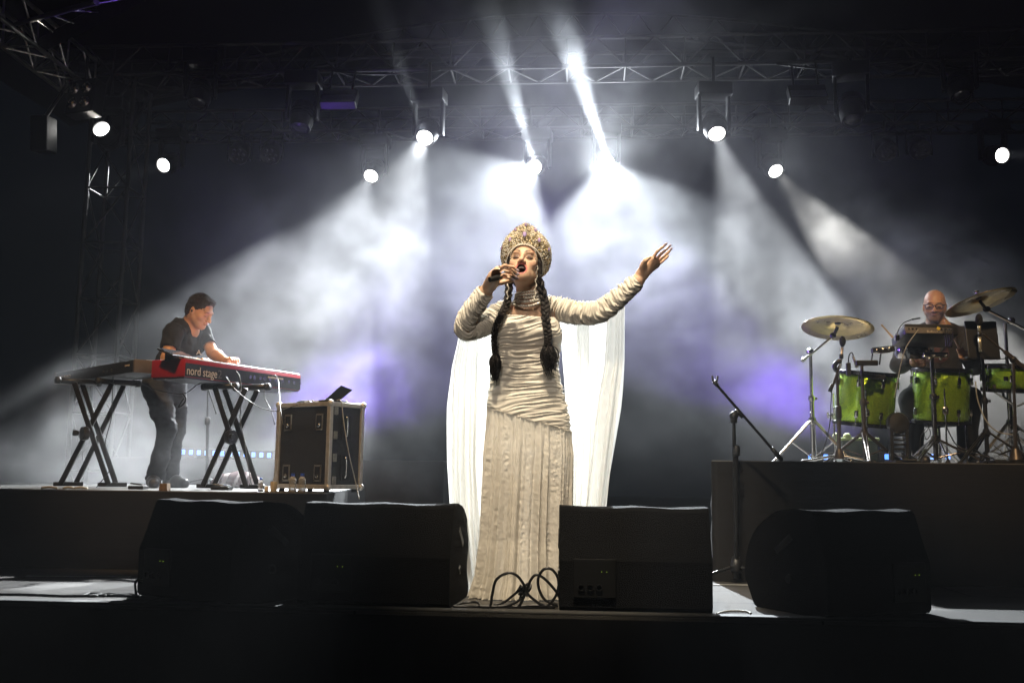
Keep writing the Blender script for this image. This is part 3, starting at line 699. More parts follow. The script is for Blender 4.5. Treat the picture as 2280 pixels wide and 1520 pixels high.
# red stage piano
R0, R1 = Wd(412, 800, 6.45), Wd(670, 832, 7.45); ztop = (R0[2]+R1[2])/2; R0[2] = R1[2] = ztop; eN = flat(R1-R0); LN = np.linalg.norm(R1-R0); nN = np.array((-eN[1], eN[0], 0)); MN = np.stack([eN, nN, UPV], 1)
HK, DK = .118, .30
kb = thing('stage_piano', 'red stage piano with lettered black back panel on an x-shaped stand', 'keyboard', R0+eN*LN/2+nN*DK/2-UPV*HK)
cN = R0+eN*LN/2+nN*DK/2-UPV*HK/2
b = MB(); b.box(cN, (LN, DK, HK), MN, bev=.008); b.build('body', m_red, kb, smooth=True, angle=40)
b = MB(); b.box(R0+eN*(LN/2)+nN*(-.0015)-UPV*(HK*.60), (LN-.012, .006, HK*.72), MN); b.build('back_panel', M['black_plastic'], kb)
b = MB(); b.box(cN-UPV*(HK/2+.004), (LN-.02, DK-.02, .010), MN); b.build('base_plate', mat('base_plate', (.10, .10, .11), .4, .4, var=.2), kb)
b = MB(); b.box(cN+UPV*(HK/2+.003)+nN*.06, (LN-.10, .14, .012), MN, bev=.003); b.build('keybed', m_key, kb)
b = MB(); b.box(cN+UPV*(HK/2+.002)-nN*.085, (LN-.05, .10, .010), MN, bev=.003); b.build('control_panel', mat('panel_red', (.28, .01, .015), .3, coat=.4), kb)
b = MB(); b.box(R0+eN*LN*.5+nN*.012+UPV*.003, (LN*.98, .02, .008), MN, bev=.003); b.build('top_rim', mat('rim_pale', (.6, .57, .55), .25, .3), kb, smooth=True)
text_mesh('lettering', 'nord stage', .079, R0+eN*.014-UPV*(HK*.86)-nN*.0048, eN, UPV, m_cream, kb, width=.27)
text_mesh('lettering', '2', .079, R0+eN*.29-UPV*(HK*.86)-nN*.0048, eN, UPV, mat('dim_print', (.10, .085, .07), .5), kb)
for s in (.60, .64, .70, .74, .80, .86, .93, 1.0, 1.06, 1.13):
    b = MB(); b.lathe([(.010, -.002), (.010, .004), (.006, .004), (.006, -.001)], 12, R0+eN*s-UPV*HK*.55-nN*.004, frame(-nN)); b.build('socket', M['chrome'], kb, smooth=True, angle=40)
b = MB(); b.box(R0+eN*.86-UPV*HK*.42-nN*.0052, (.16, .002, .012), MN); b.build('label_strip', m_cream, kb)
# black controller keyboard
K0, K1 = Wd(300, 806, 6.6), Wd(122, 824, 7.6); zk = (K0[2]+K1[2])/2; K0[2] = K1[2] = zk; eK = flat(K1-K0); LK = np.linalg.norm(K1-K0); nK = np.array((eK[1], -eK[0], 0)); MK = np.stack([eK, nK, UPV], 1); HB, DB = .085, .27
kc = thing('controller_keyboard', 'long black controller keyboard left of the red stage piano', 'keyboard', K0+eK*LK/2+nK*DB/2-UPV*HB)
cK = K0+eK*LK/2+nK*DB/2-UPV*HB/2
b = MB(); b.box(cK, (LK-.05, DB, HB), MK, bev=.010); b.build('body', M['black_plastic'], kc, smooth=True, angle=40)
for s in (.012, LK-.012): b = MB(); b.box(K0+eK*s+nK*DB/2-UPV*HB/2, (.026, DB+.004, HB+.004), MK, bev=.006); b.build('end_cap', m_greyend, kc, smooth=True, angle=40)
b = MB(); b.box(cK+UPV*(HB/2+.004)+nK*.04, (LK-.12, .14, .012), MK, bev=.003); b.build('keybed', m_key, kc)
text_mesh('lettering', 'M-AUDIO', .03, K0+eK*(LK-.06)-UPV*HB*.62-nK*.002, -eK, UPV, mat('tan_print', (.38, .28, .18), .5), kc, width=.26)
b = MB(); b.box(K0+eK*.11-UPV*HB*.40-nK*.002, (.07, .003, .010), MK); b.build('label_strip', m_cream, kc)
for s in (.35, .42, .5): b = MB(); b.lathe([(.008, -.002), (.008, .004), (.005, .004)], 10, K0+eK*s-UPV*HB*.6-nK*.001, frame(-nK)); b.build('socket', M['chrome'], kc, smooth=True)
# stands
m_bar = mat('stand_tube', (.016, .015, .014), .35, .4, var=.25, vscale=20)
def bar(name, p, q, w, m, par, t=None):
    p, q = np.array(p, float), np.array(q, float); d = q-p; F = frame(d, FWV); b = MB(); b.box((p+q)/2, (w, t or w, np.linalg.norm(d)), F, bev=w*.12); return b.build(name, m, par, smooth=True, angle=40)
def xstand(label, TL, TR, FL, FR, d0, dd, nrm, ztop_, e_):
    """TL.. = pairs of pixel columns for the doubled bars"""
    def top(px, d): p = Wd(px, 850, d); p[2] = ztop_; return p
    def foot(px, d): p = Wd(px, 1088, d); p[2] = LZ+.022; return p
    e = thing('keyboard_stand', label, 'keyboard stand', (foot(FL[0], d0)+foot(FR[0], d0))/2-UPV*.022, 'x-shaped keyboard stands')
    for k in (0, 1):
        d = d0+dd*k
        bar('leg', top(TL[k], d), foot(FR[k], d), .034, m_bar, e, .022); bar('leg', top(TR[k], d+.035), foot(FL[k], d+.035), .034, m_bar, e, .022)
    for (A, d) in ((TL, d0), (TR, d0+.035)):
        a, c = top(A[0], d), top(A[1], d+dd); u = flat(nrm); m_ = (a+c)/2+UPV*.012; b = MB(); b.tube([m_-u*.13, m_+u*.13], .02, 12); b.build('top_arm', m_bar, e, smooth=True)
        for q in (-1, 1): b = MB(); b.tube([m_+u*q*.125, m_+u*q*.155], .024, 12); b.build('end_grip', M['rubber'], e, smooth=True)
    for (A, d) in ((FL, d0+.035), (FR, d0)):
        a, c = foot(A[0], d), foot(A[1], d+dd); u = flat(nrm); m_ = (a+c)/2; b = MB(); b.box(m_, (.032, .20, .03), np.stack([np.cross(u, UPV), u, UPV], 1), bev=.006); b.build('foot_bar', m_bar, e)
    # pivot disc and knob
    pv = (top(TL[0], d0)+foot(FR[0], d0)+top(TR[0], d0)+foot(FL[0], d0))/4; u = flat(nrm); s = -1 if u[1] > 0 else 1
    b = MB(); b.lathe([(.045, -.02), (.05, 0), (.045, .02)], 18, pv+s*u*.03, frame(u)); b.build('pivot', M['black_metal'], e, smooth=True, angle=40)
    b = MB(); b.lathe([(.018, 0), (.022, .02), (.02, .03)], 10, pv+s*u*.05-eN*.03, frame(s*u)); b.build('knob', M['black_plastic'], e, smooth=True, angle=40)
    return e
xstand('doubled black x-shaped stand under the red stage piano', (479, 501), (548, 574), (451, 476), (548, 574), 6.74, .13, nN, ztop-HK-.042, eN)
xstand('doubled black x-shaped stand under the black controller keyboard', (166, 184), (250, 277), (134, 168), (241, 258), 6.95, .11, nK, zk-HB-.042, eK)
# tablet lying on the piano's left end
p = R0+eN*.02+nN*.10+UPV*.035; b = MB(); b.box(p, (.20, .15, .012), MN@rotx(rad(20)), bev=.003); tb = thing('tablet', 'black tablet propped on the left end of the red stage piano', 'tablet', p)
b.build('case', M['black_plastic'], tb); b = MB(); b.box(p+UPV*.009, (.18, .13, .002), MN@rotx(rad(20))); b.build('screen', m_dead, tb); b = MB(); b.box(p-UPV*.022+nN*.04, (.10, .02, .05), MN); b.build('prop', M['black_plastic'], tb)
# hanging leads
def lead(label, pts, r=.0035, m=None, grp='leads hanging at the keyboards'): return cable(label, [pts], r, m or M['cable'], grp, name='lead')
lead('thin lead hanging from the controller keyboard to the floor', [Wd(252, 838, 6.9), Wd(250, 880, 6.9), Wd(248, 930, 6.9), Wd(234, 990, 6.9), Wd(245, 1040, 6.9), Wd(225, 1072, 6.9), Wd(215, 1084, 6.9)])
lead('lead drooping between the two keyboards with a knotted end', [Wd(296, 846, 6.85), Wd(320, 856, 6.9), Wd(360, 870, 6.95), Wd(408, 876, 6.95), Wd(440, 856, 6.8), Wd(462, 845, 6.7)])
lead('knotted cable end dangling before the keyboardist\'s thigh', [Wd(408, 876, 6.94), Wd(414, 888, 6.94), Wd(408, 900, 6.94), Wd(398, 906, 6.94), Wd(402, 898, 6.94), Wd(410, 886, 6.94)], .005)
lead('pale lead looping from the stage piano to the flight case', [Wd(503, 838, 6.75), Wd(520, 862, 6.7), Wd(545, 885, 6.6), Wd(575, 905, 6.5), Wd(605, 914, 6.4), Wd(625, 913, 6.33), Wd(665, 900, 6.32)], .003, M['grey_cable'])
lead('lead plugged into the piano\'s middle socket hanging straight down', [Wd(526, 826, 6.85), Wd(534, 840, 6.82), Wd(537, 880, 6.8), Wd(535, 935, 6.8), Wd(545, 985, 6.8), Wd(553, 1040, 6.8), Wd(560, 1080, 6.8)], .0035, M['grey_cable'])
lead('pale lead from the piano\'s right socket running behind the case', [Wd(606, 836, 7.15), Wd(614, 836, 7.1), Wd(620, 850, 7.05), Wd(622, 880, 6.7), Wd(625, 915, 6.4), Wd(630, 945, 6.33)], .0035, M['grey_cable'])
lead('thin lead hanging from under the piano\'s right half', [Wd(588, 858, 7.05), Wd(590, 885, 7.05), Wd(604, 915, 7.0), Wd(612, 945, 6.95)], .003, M['grey_cable'])
# flight case
h1 = Wd(733, 893, 6.25)[2]-LZ; c0 = Wd(733, 1000, 6.25); c0[2] = LZ; cl = Wd(617, 1000, 6.5); cl[2] = LZ; eA = flat(cl-c0); wA = np.linalg.norm(cl-c0); eB = np.array((-eA[1], eA[0], 0)); eB = eB if eB[1] > 0 else -eB
wB = .30; fc = thing('flight_case', 'black flight case with aluminium edges beside the stage piano', 'case', c0+eA*wA/2+eB*wB/2)
MA = np.stack([eA, eB, UPV], 1); z0 = .02; hh = h1-z0
b = MB(); b.box(c0+eA*wA/2+eB*wB/2+UPV*(z0+hh/2), (wA-.012, wB-.012, hh-.012), MA); b.build('shell', mat('case_laminate', (.016, .0155, .016), .45, var=.3, vscale=18, bump=.3, bscale=120), fc)
m_ext = mat('case_edging', (.52, .49, .44), .4, .6, var=.2, vscale=30)
cs = [c0, c0+eA*wA, c0+eA*wA+eB*wB, c0+eB*wB]
for i in range(4):
    a, d = cs[i], cs[(i+1) % 4]
    b = MB(); b.box(a+UPV*(z0+hh/2)+((c0+eA*wA/2+eB*wB/2)-a)*.03, (.030, .030, hh), MA, bev=.004); b.build('edging', m_ext, fc)
    for z_ in (z0+.014, z0+hh-.012):
        b = MB(); mid = (a+d)/2+UPV*z_; u = d-a; b.box(mid+((c0+eA*wA/2+eB*wB/2)-(a+d)/2)*.03, ((np.linalg.norm(u)-.03) if i % 2 == 0 else .028, .028 if i % 2 == 0 else np.linalg.norm(u)-.03, .028), MA, bev=.004); b.build('edging', m_ext, fc)
    for z_ in (z0+.012, z0+hh-.008): b = MB(); b.sphere(a+UPV*z_, .022, 12, 8); b.build('corner', m_ext, fc, smooth=True)
    b = MB(); b.lathe([(.02, 0), (.016, .02)], 10, a+((c0+eA*wA/2+eB*wB/2)-a)*.15+UPV*.0); b.build('foot', M['rubber'], fc)
m_gap = mat('latch_dish', (.30, .28, .24), .35, .8, var=.3, vscale=60)
for i, (s, zf) in enumerate(((.80*wA, .77), (.20*wA, .77), (.80*wA, .18), (.20*wA, .18))):
    c = c0+eA*s+UPV*(z0+hh*zf)-eB*.001; b = MB(); b.box(c, (.062, .006, .105), MA, bev=.002); lt = b.build('latch', m_gap, fc)
    b = MB(); b.box(c-eB*.003, (.042, .004, .082), MA); b.build('recess', M['black_metal'], lt); b = MB(); b.lathe([(.012, 0), (.014, .006), (.006, .009)], 12, c-eB*.004-UPV*.02, frame(-eB)); b.build('twist', M['chrome'], lt, smooth=True)
    for q in (-1, 1):
        for w in (-1, 1): b = MB(); b.sphere(c+eA*q*.026+UPV*w*.046-eB*.003, .004, 6, 4); b.build('rivet', M['chrome'], lt, smooth=True)
for zf in (.72, .25):
    c = c0+eB*wB*.5+UPV*(z0+hh*zf)-eA*.002; b = MB(); b.box(c, (.006, .085, .16), MA, bev=.002); hd = b.build('handle_dish', M['black_metal'], fc)
    b = MB(); b.tube(smooth_path([c-eA*.004+UPV*.06-eB*.02, c-eA*.022+UPV*.05-eB*.02, c-eA*.022-UPV*.05-eB*.02, c-eA*.004-UPV*.06-eB*.02], 5), .008, 8); b.build('handle', M['chrome'], hd, smooth=True)
for zf in (.90, .62, .36, .10):
    c = c0+eB*.05+UPV*(z0+hh*zf)-eA*.002; b = MB(); b.box(c, (.006, .035, .05), MA, bev=.002); b.build('hinge', m_gap, fc)
ctop = c0+UPV*h1
# laptop on the case
lp = ctop+eA*.03+eB*.12; la = thing('laptop', 'open laptop on the flight case with its lid seen from behind', 'laptop', lp+eA*.06)
le = flat(Wd(785, 870, 6.55)-Wd(725, 890, 6.35)); ML = np.stack([le, np.array((-le[1], le[0], 0)), UPV], 1); lm = Wd(742, 889, 6.36); lm[2] = ctop[2]+.008
b = MB(); b.box(lm+le*.02+ML[:, 1]*.02, (.16, .10, .014), ML, bev=.004); b.build('base', M['black_plastic'], la)
q4 = [Wd(724, 890, 6.33), Wd(754, 894, 6.40), Wd(785, 868, 6.50), Wd(760, 858, 6.43)]; nl = np.cross(q4[1]-q4[0], q4[3]-q4[0]); nl /= np.linalg.norm(nl)
b = MB(); b.add(q4+[q-nl*.009 for q in q4], [(0, 1, 2, 3), (7, 6, 5, 4), (0, 4, 5, 1), (1, 5, 6, 2), (2, 6, 7, 3), (3, 7, 4, 0)]); b.build('lid', mat('laptop_lid', (.05, .052, .055), .28, .7), la)
b = MB(); b.tube([q4[0], q4[1]], .006, 8); b.build('hinge', M['black_plastic'], la)
p = ctop+eA*.33+eB*.10; b = MB(); b.sphere(p+UPV*.010, (.06, .04, .016), 14, 8, MA); one('wireless_mouse', 'dark rounded device lying on the left of the flight case', 'mouse', b, M['black_plastic'], smooth=True)
lead('tangled pale cable lying across the flight case top', [ctop+eA*.26+eB*.03+UPV*.006, ctop+eA*.22+eB*.05+UPV*.018, ctop+eA*.17+eB*.03+UPV*.008, ctop+eA*.12+eB*.05+UPV*.014, ctop+eA*.06+eB*.03+UPV*.008, ctop+eA*.02+eB*.02+UPV*.012], .005, M['cable_pale'])
lead('long pale lead hanging down the case\'s right side to the floor', [ctop+eA*.02+eB*.06+UPV*.012, ctop-eA*.02+eB*.07+UPV*.006, ctop-eA*.03+eB*.09-UPV*.12, ctop-eA*.04+eB*.13-UPV*.3, ctop-eA*.03+eB*.22-UPV*.5, Wd(800, 1110, 6.3)], .0035, M['cable_pale'])
# bottles and small things along the riser edge
m_pet = bpy.data.materials.new('clear_pet'); m_pet.use_nodes = True; _b = m_pet.node_tree.nodes['Principled BSDF']; _b.inputs['Base Color'].default_value = (.93, .95, .97, 1); _b.inputs['Roughness'].default_value = .06; _b.inputs['Transmission Weight'].default_value = .75; _b.inputs['IOR'].default_value = 1.2
m_cap = mat('blue_cap', (.04, .10, .55), .4)
def bottle(label, px, py, d, s):
    p = Wd(px, py, d); p[2] = LZ; e = thing('water_bottle', label, 'bottle', p, 'clear water bottles')
    b = MB(); b.lathe([(.020*s, 0), (.0235*s, .004*s), (.0235*s, .02*s), (.022*s, .028*s), (.0235*s, .036*s), (.022*s, .045*s), (.0235*s, .053*s), (.0225*s, .062*s), (.0235*s, .07*s), (.022*s, .082*s), (.016*s, .094*s), (.0095*s, .101*s), (.0095*s, .106*s)], 18, p); b.build('bottle', m_pet, e, smooth=True)
    b = MB(); b.lathe([(.0125*s, .100*s), (.0130*s, .104*s), (.0125*s, .1165*s), (.010*s, .118*s)], 14, p); b.build('cap', m_cap, e, smooth=True, angle=40)
bottle('left one of two clear bottles before the flight case', 651, 1092, 6.12, .98); bottle('right one of two clear bottles before the flight case', 672, 1092, 6.12, .98); bottle('small bottle standing left of the flight case', 580, 1090, 6.3, .72)
p = Wd(609, 1090, 6.14); p[2] = LZ; e = thing('power_adapter', 'pale upright power adapter left of the flight case', 'adapter', p); b = MB(); b.box(p+UPV*.032, (.032, .03, .062), MA, bev=.005); b.build('brick', mat('pale_plastic', (.50, .42, .28), .5), e, smooth=True, angle=40); b = MB(); b.tube([p+UPV*.06, p+UPV*.085], .005, 8); b.build('plug', M['cable_pale'], e)
p = Wd(593, 1091, 6.12); p[2] = LZ; b = MB(); b.lathe([(.012, 0), (.013, .01), (.011, .03), (.004, .036)], 10, p); one('paper_cup', 'tiny pale cup beside the power adapter', 'cup', b, m_cream, smooth=True)
p = Wd(363, 1090, 6.1); p[2] = LZ; b = MB(); b.prism([(-.026, 0), (.026, 0), (.022, .045), (-.022, .045)], p, (1, 0, 0), (0, 0, 1), (0, 1, 0), .05); one('wooden_box', 'small brown box at the riser edge before the keyboardist', 'box', b, mat('brown_wood', (.16, .10, .05), .6, var=.3, vscale=30))
def pedal(label, px, d, w):
    p = Wd(px, 1087, d); p[2] = LZ; e = thing('foot_pedal', label, 'pedal', p, 'foot pedals'); b = MB(); b.box(p+UPV*.012, (w, .09, .022), None, bev=.004); b.build('base', M['black_metal'], e); b = MB(); b.box(p+UPV*.034+np.array((.0, -.01, 0)), (w*.8, .06, .010), roty(rad(6)), bev=.003); b.build('treadle', M['chrome'], e)
pedal('foot pedal on the floor under the keyboardist\'s rear foot', 308, 6.5, .10); pedal('foot pedal at the foot of the stage piano\'s stand', 494, 6.6, .12)
for k, (x0, x1, lb) in enumerate(((92, 128, 'leftmost'), (140, 165, 'middle'), (166, 195, 'rightmost'))):
    a, c = Wd(x0, 1087, 6.15), Wd(x1, 1088, 6.15); a[2] = c[2] = LZ+.008; b = MB(); b.tube(smooth_path([a, (a+c)/2+UPV*.006, c], 4), .008, 6); one('cable_end', '%s bright cable end on the riser edge below the controller keyboard' % lb, 'cable', b, M['cable_pale'], 'cable ends on the left riser', smooth=True)
# striped bag behind the stand
p = Wd(525, 1090, 7.5); p[2] = LZ; f = Field(p+np.array((-.24, -.16, -.01)), p+np.array((.24, .18, .2)), .008)
f.ell(p+UPV*.02, (.19, .12, .095), None, .02); f.ell(p+np.array((.06, .02, .04)), (.11, .09, .08), None, .03); f.displace(lambda X: .010*vnoise(X, 14, 8)); f.cut(p+UPV*.002, (0, 0, -1))
def bagcol(V):
    s = np.sin((V[:, 0]-p[0])*95+4*vnoise(V, 8, 2)); C = np.tile((.10, .022, .02), (len(V), 1)); return blend(C, np.clip(s*4-1.5, 0, 1), (.6, .5, .48))
o = f.build('bag', mat('striped_cloth', (.2, .05, .05), .8, attr=True), None, bagcol); tag(o, 'crumpled red and white striped bag behind the piano stand', 'bag')
# straight mic stand behind the piano
p = Wd(460, 1086, 7.75); p[2] = LZ; e = thing('mic_stand', 'slim grey microphone stand behind the red stage piano', 'mic stand', p); q = Wd(463, 858, 7.75)
rod('pole', p+UPV*.03, q, .009, m_stand, e); rod('lower_tube', p+UPV*.03, p*.35+np.array((q[0], q[1], q[2]))*.65, .013, m_stand, e)
for an in (190, 310, 60): rod('leg', p+UPV*.07, p+np.array((.26*math.cos(rad(an)), .26*math.sin(rad(an)), .01)), .008, m_stand, e)
b = MB(); b.lathe([(.02, -.03), (.023, 0), (.018, .03)], 12, p*.35+q*.65); b.build('clutch', M['black_plastic'], e, smooth=True); rod('boom', q+np.array((-.01, 0, .01)), Wd(482, 922, 7.7), .007, m_stand, e); b = MB(); b.sphere(q, .02, 10, 8); b.build('joint', M['chrome'], e, smooth=True)
# ------------------------------------------------------------------ drum kit on the right riser
def glitter():
    m = bpy.data.materials.new('green_glitter'); m.use_nodes = True; N, L = m.node_tree.nodes, m.node_tree.links; b = N['Principled BSDF']
    b.inputs['Metallic'].default_value = .65; b.inputs['Roughness'].default_value = .22; b.inputs['Coat Weight'].default_value = .6; b.inputs['Coat Roughness'].default_value = .08
    tc = N.new('ShaderNodeTexCoord'); vo = N.new('ShaderNodeTexVoronoi'); vo.inputs['Scale'].default_value = 360; L.new(tc.outputs['Object'], vo.inputs['Vector'])
    mx = N.new('ShaderNodeMix'); mx.data_type = 'RGBA'; mx.inputs['A'].default_value = (.16, .34, .012, 1); mx.inputs['B'].default_value = (.52, .78, .04, 1)
    sp = N.new('ShaderNodeSeparateColor'); L.new(vo.outputs['Color'], sp.inputs[0]); L.new(sp.outputs[0], mx.inputs['Factor']); L.new(mx.outputs['Result'], b.inputs['Base Color'])
    sb = N.new('ShaderNodeVectorMath'); sb.operation = 'SUBTRACT'; L.new(vo.outputs['Color'], sb.inputs[0]); sb.inputs[1].default_value = (.5, .5, .5)
    sc = N.new('ShaderNodeVectorMath'); sc.operation = 'SCALE'; L.new(sb.outputs[0], sc.inputs[0]); sc.inputs['Scale'].default_value = .42
    ge = N.new('ShaderNodeNewGeometry'); ad = N.new('ShaderNodeVectorMath'); ad.operation = 'ADD'; L.new(ge.outputs['Normal'], ad.inputs[0]); L.new(sc.outputs[0], ad.inputs[1])
    nm = N.new('ShaderNodeVectorMath'); nm.operation = 'NORMALIZE'; L.new(ad.outputs[0], nm.inputs[0]); L.new(nm.outputs[0], b.inputs['Normal']); return m
m_glit = glitter(); m_hoop = mat('drum_hoop', (.03, .03, .032), .25, .8); m_head = mat('drum_head', (.42, .37, .30), .45, var=.1, vscale=10)
m_chr = M['chrome']; m_bronze = mat('cymbal_bronze', (.42, .33, .16), .30, .85, var=.25, vscale=9, bump=.25, bscale=70, stretch=(1, 1, 1))
def drum(label, name, ctop, cbot, R, legs=0, group=None, legz=None, nl=8, lugs=True, a0=.2):
    ctop, cbot = np.array(ctop), np.array(cbot); ax = ctop-cbot; H = np.linalg.norm(ax); F = frame(ax, FWV); e = thing(name, label, 'drum', cbot, group)
    b = MB(); b.lathe([(R*.985, 0), (R, .004), (R, H-.004), (R*.985, H)], 48, cbot, F); b.build('shell', m_glit, e, smooth=True, angle=40)
    for (z, nmx) in ((H-.012, 'hoop'), (-.012, 'hoop')):
        b = MB(); b.lathe([(R+.004, z), (R+.016, z+.001), (R+.016, z+.022), (R+.012, z+.026), (R+.004, z+.024)], 48, cbot, F, closed=True); b.build(nmx, m_hoop, e, smooth=True, angle=40)
    for z, s in ((H+.006, 1), (-.004, -1)): b = MB(); b.lathe([(R+.003, z-.003), (R+.003, z), (R*.6, z+.001*s), (.01, z+.0015*s)], 40, cbot, F); b.build('head', m_head, e, smooth=True, angle=30)
    for i in range(nl):
        a = 2*PI*i/nl+a0; o = F@np.array((math.cos(a), math.sin(a), 0))
        for z in (H*.80, H*.20) if H > .2 else (H*.5,):
            b = MB(); b.box(cbot+o*(R+.010)+F[:, 2]*z, (.024, .02, .05), np.stack([np.cross(F[:, 2], o), o, F[:, 2]], 1), bev=.006); b.build('lug', m_chr, e, smooth=True, angle=40)
        rod('tension_rod', cbot+o*(R+.013)+F[:, 2]*(H*.78), cbot+o*(R+.013)+F[:, 2]*(H+.012), .0035, m_chr, e); rod('tension_rod', cbot+o*(R+.013)+F[:, 2]*(H*.22), cbot+o*(R+.013)-F[:, 2]*.012, .0035, m_chr, e)
    for i in range(legs):
        a = 2*PI*i/legs+.35+PI/2*0; o = np.array((math.cos(a), math.sin(a), 0)); p = cbot+o*(R+.022)+UPV*.06; rod('leg', (p[0], p[1], legz), p+UPV*.16, .0065, m_chr, e)
        b = MB(); b.box(p+UPV*.0, (.04, .04, .05), rotz(a), bev=.008); b.build('leg_bracket', m_chr, e, smooth=True, angle=40); b = MB(); b.tube([p+o*.02, p+o*.045+UPV*.012], .006, 6); b.tube([p+o*.045-UPV*.012, p+o*.045+UPV*.03], .007, 6); b.build('wing_screw', m_chr, e, smooth=True)
        b = MB(); b.lathe([(.012, 0), (.014, .01), (.010, .03)], 10, (p[0], p[1], legz)); b.build('rubber_foot', M['rubber'], e, smooth=True)
    return e
drum('green glitter floor tom left of the drummer', 'floor_tom', Wd(1931, 831, 6.95), Wd(1923, 943, 6.95), .196, 3, None, RZ)
drum('green glitter floor tom directly before the drummer', 'floor_tom', Wd(2096, 824, 6.95), Wd(2094, 938, 6.95), .184, 3, None, RZ)
drum('shallow green glitter snare drum at the right edge', 'snare_drum', Wd(2262, 815, 6.85), Wd(2262, 868, 6.85), .205, 0, None, RZ, 8)
# snare logo plate
p = Wd(2240, 843, 6.63); b = MB(); b.box(p, (.03, .006, .03), None, bev=.002); one('badge_plate', 'small square chrome badge on the snare drum shell', 'badge', b, m_chr)
def tripod(e, base, ztop, r=.012, spread=.30, hub=.26, brace=True, n=3, a0=30, m=None, low=None):
    m = m or m_chr; base = np.array(base, float); rod('pole', base+UPV*.03, (base[0], base[1], ztop), r, m, e); rod('lower_tube', base+UPV*.03, base+UPV*(.03+(ztop-base[2])*.55), r*1.35, m, e)
    b = MB(); b.lathe([(r*1.7, -.02), (r*2.1, 0), (r*1.7, .02)], 12, base+UPV*(.03+(ztop-base[2])*.55)); b.build('clutch', m, e, smooth=True, angle=40)
    b = MB(); b.box(base+UPV*(.03+(ztop-base[2])*.55)+RTV*.025, (.03, .012, .02), None, bev=.004); b.build('wing_nut', m, e)
    b = MB(); b.lathe([(r*2, -.025), (r*2.4, 0), (r*2, .025)], 12, base+UPV*hub); b.build('collar', m, e, smooth=True, angle=40)
    for i in range(n):
        a = rad(a0+360*i/n); o = np.array((math.cos(a), math.sin(a), 0)); mid = base+o*spread*.52+UPV*(hub*.50); ft = base+o*spread+UPV*.012; sd = np.cross(UPV, o)*.012
        rod('leg', base+o*.02+UPV*hub+sd, ft+sd*.4, .0075, m, e); rod('leg', base+o*.02+UPV*hub-sd, ft-sd*.4, .0075, m, e)
        if brace: rod('brace', base+UPV*.05+o*.012, mid, .006, m, e)
        b = MB(); b.sphere(ft, (.018, .018, .012), 10, 6); b.build('rubber_foot', M['rubber'], e, smooth=True)
def on_riser(px, d, z=RZ): p = Wd(px, 1020, d); p[2] = z; return p
def cymbal(label, c, n, R):
    n = np.array(n, float); n /= np.linalg.norm(n); F = frame(n, FWV); e = thing('cymbal', label, 'cymbal', c)
    prof = [(.006, .030), (.03, .027), (.05, .016), (.058, .008), (.10, .003), (R*.7, -.006), (R, -.018), (R, -.0195), (R*.7, -.0085), (.10, .0005), (.056, .005), (.048, .013), (.03, .024), (.006, .027)]
    b = MB(); b.lathe(prof, 64, c, F, closed=True); b.build('plate', m_bronze, e, smooth=True)
    b = MB(); b.lathe([(.018, .028), (.02, .034), (.014, .045), (.006, .048)], 14, c, F); b.build('felt', M['black_cloth'], e, smooth=True); b = MB(); b.lathe([(.02, .012), (.022, .020), (.01, .026)], 14, c, F); b.build('washer', M['rubber'], e, smooth=True)
    b = MB(); b.tube([c+n*.05, c+n*.07], .007, 6); b.box(c+n*.062, (.035, .008, .010), F); b.build('wing_nut', m_chr, e); return n
c1 = Wd(1865, 725, 6.9); n1_ = cymbal('bronze cymbal on the left boom stand, tipped toward the viewer', c1, RTV*.13+FWV*.19+UPV, .24)
c2 = Wd(2181, 668, 6.75); n2_ = cymbal('bronze cymbal above the music stand at the right', c2, RTV*-.24+FWV*.22+UPV, .235)
# logo print on the first cymbal: dark arc of letters on the plate
e = thing('cymbal_stand', 'chrome boom stand under the left cymbal', 'cymbal stand', on_riser(1811, 7.0), 'cymbal stands'); bp0 = on_riser(1811, 7.0); tp = Wd(1803, 782, 7.0); tripod(e, bp0, tp[2], .012, .30, .30, True, 3, 75)
b = MB(); b.lathe([(.016, -.03), (.024, -.012), (.024, .012), (.016, .03)], 12, tp, frame(FWV)); b.build('tilter', m_chr, e, smooth=True, angle=40)
rod('boom', Wd(1786, 803, 7.0), Wd(1856, 748, 6.92), .0085, m_chr, e); b = MB(); b.tube([Wd(1785, 804, 7.0), Wd(1793, 797, 7.0)], .013, 10); b.build('counterweight', m_chr, e, smooth=True); rod('tilt_arm', Wd(1856, 748, 6.92), c1-n1_*.01, .011, M['black_metal'], e); b = MB(); b.sphere(Wd(1855, 747, 6.92), .022, 10, 8); b.build('ratchet', M['black_metal'], e, smooth=True)
e = thing('cymbal_stand', 'chrome boom stand reaching in from the right edge under the upper cymbal', 'cymbal stand', on_riser(2254, 6.95), 'cymbal stands'); bp1 = on_riser(2254, 6.95); tp = Wd(2251, 714, 6.95); tripod(e, bp1, tp[2], .0125, .30, .30, True, 3, 200)
b = MB(); b.lathe([(.016, -.03), (.026, -.012), (.026, .012), (.016, .03)], 12, tp, frame(FWV)); b.build('tilter', m_chr, e, smooth=True, angle=40); rod('boom', Wd(2198, 690, 6.8), Wd(2300, 742, 7.02), .0095, m_chr, e); rod('tilt_arm', Wd(2196, 688, 6.8), c2-n2_*.01, .011, M['black_metal'], e); b = MB(); b.sphere(Wd(2197, 688, 6.8), (.028, .022, .02), 10, 8); b.build('ratchet', M['black_metal'], e, smooth=True)
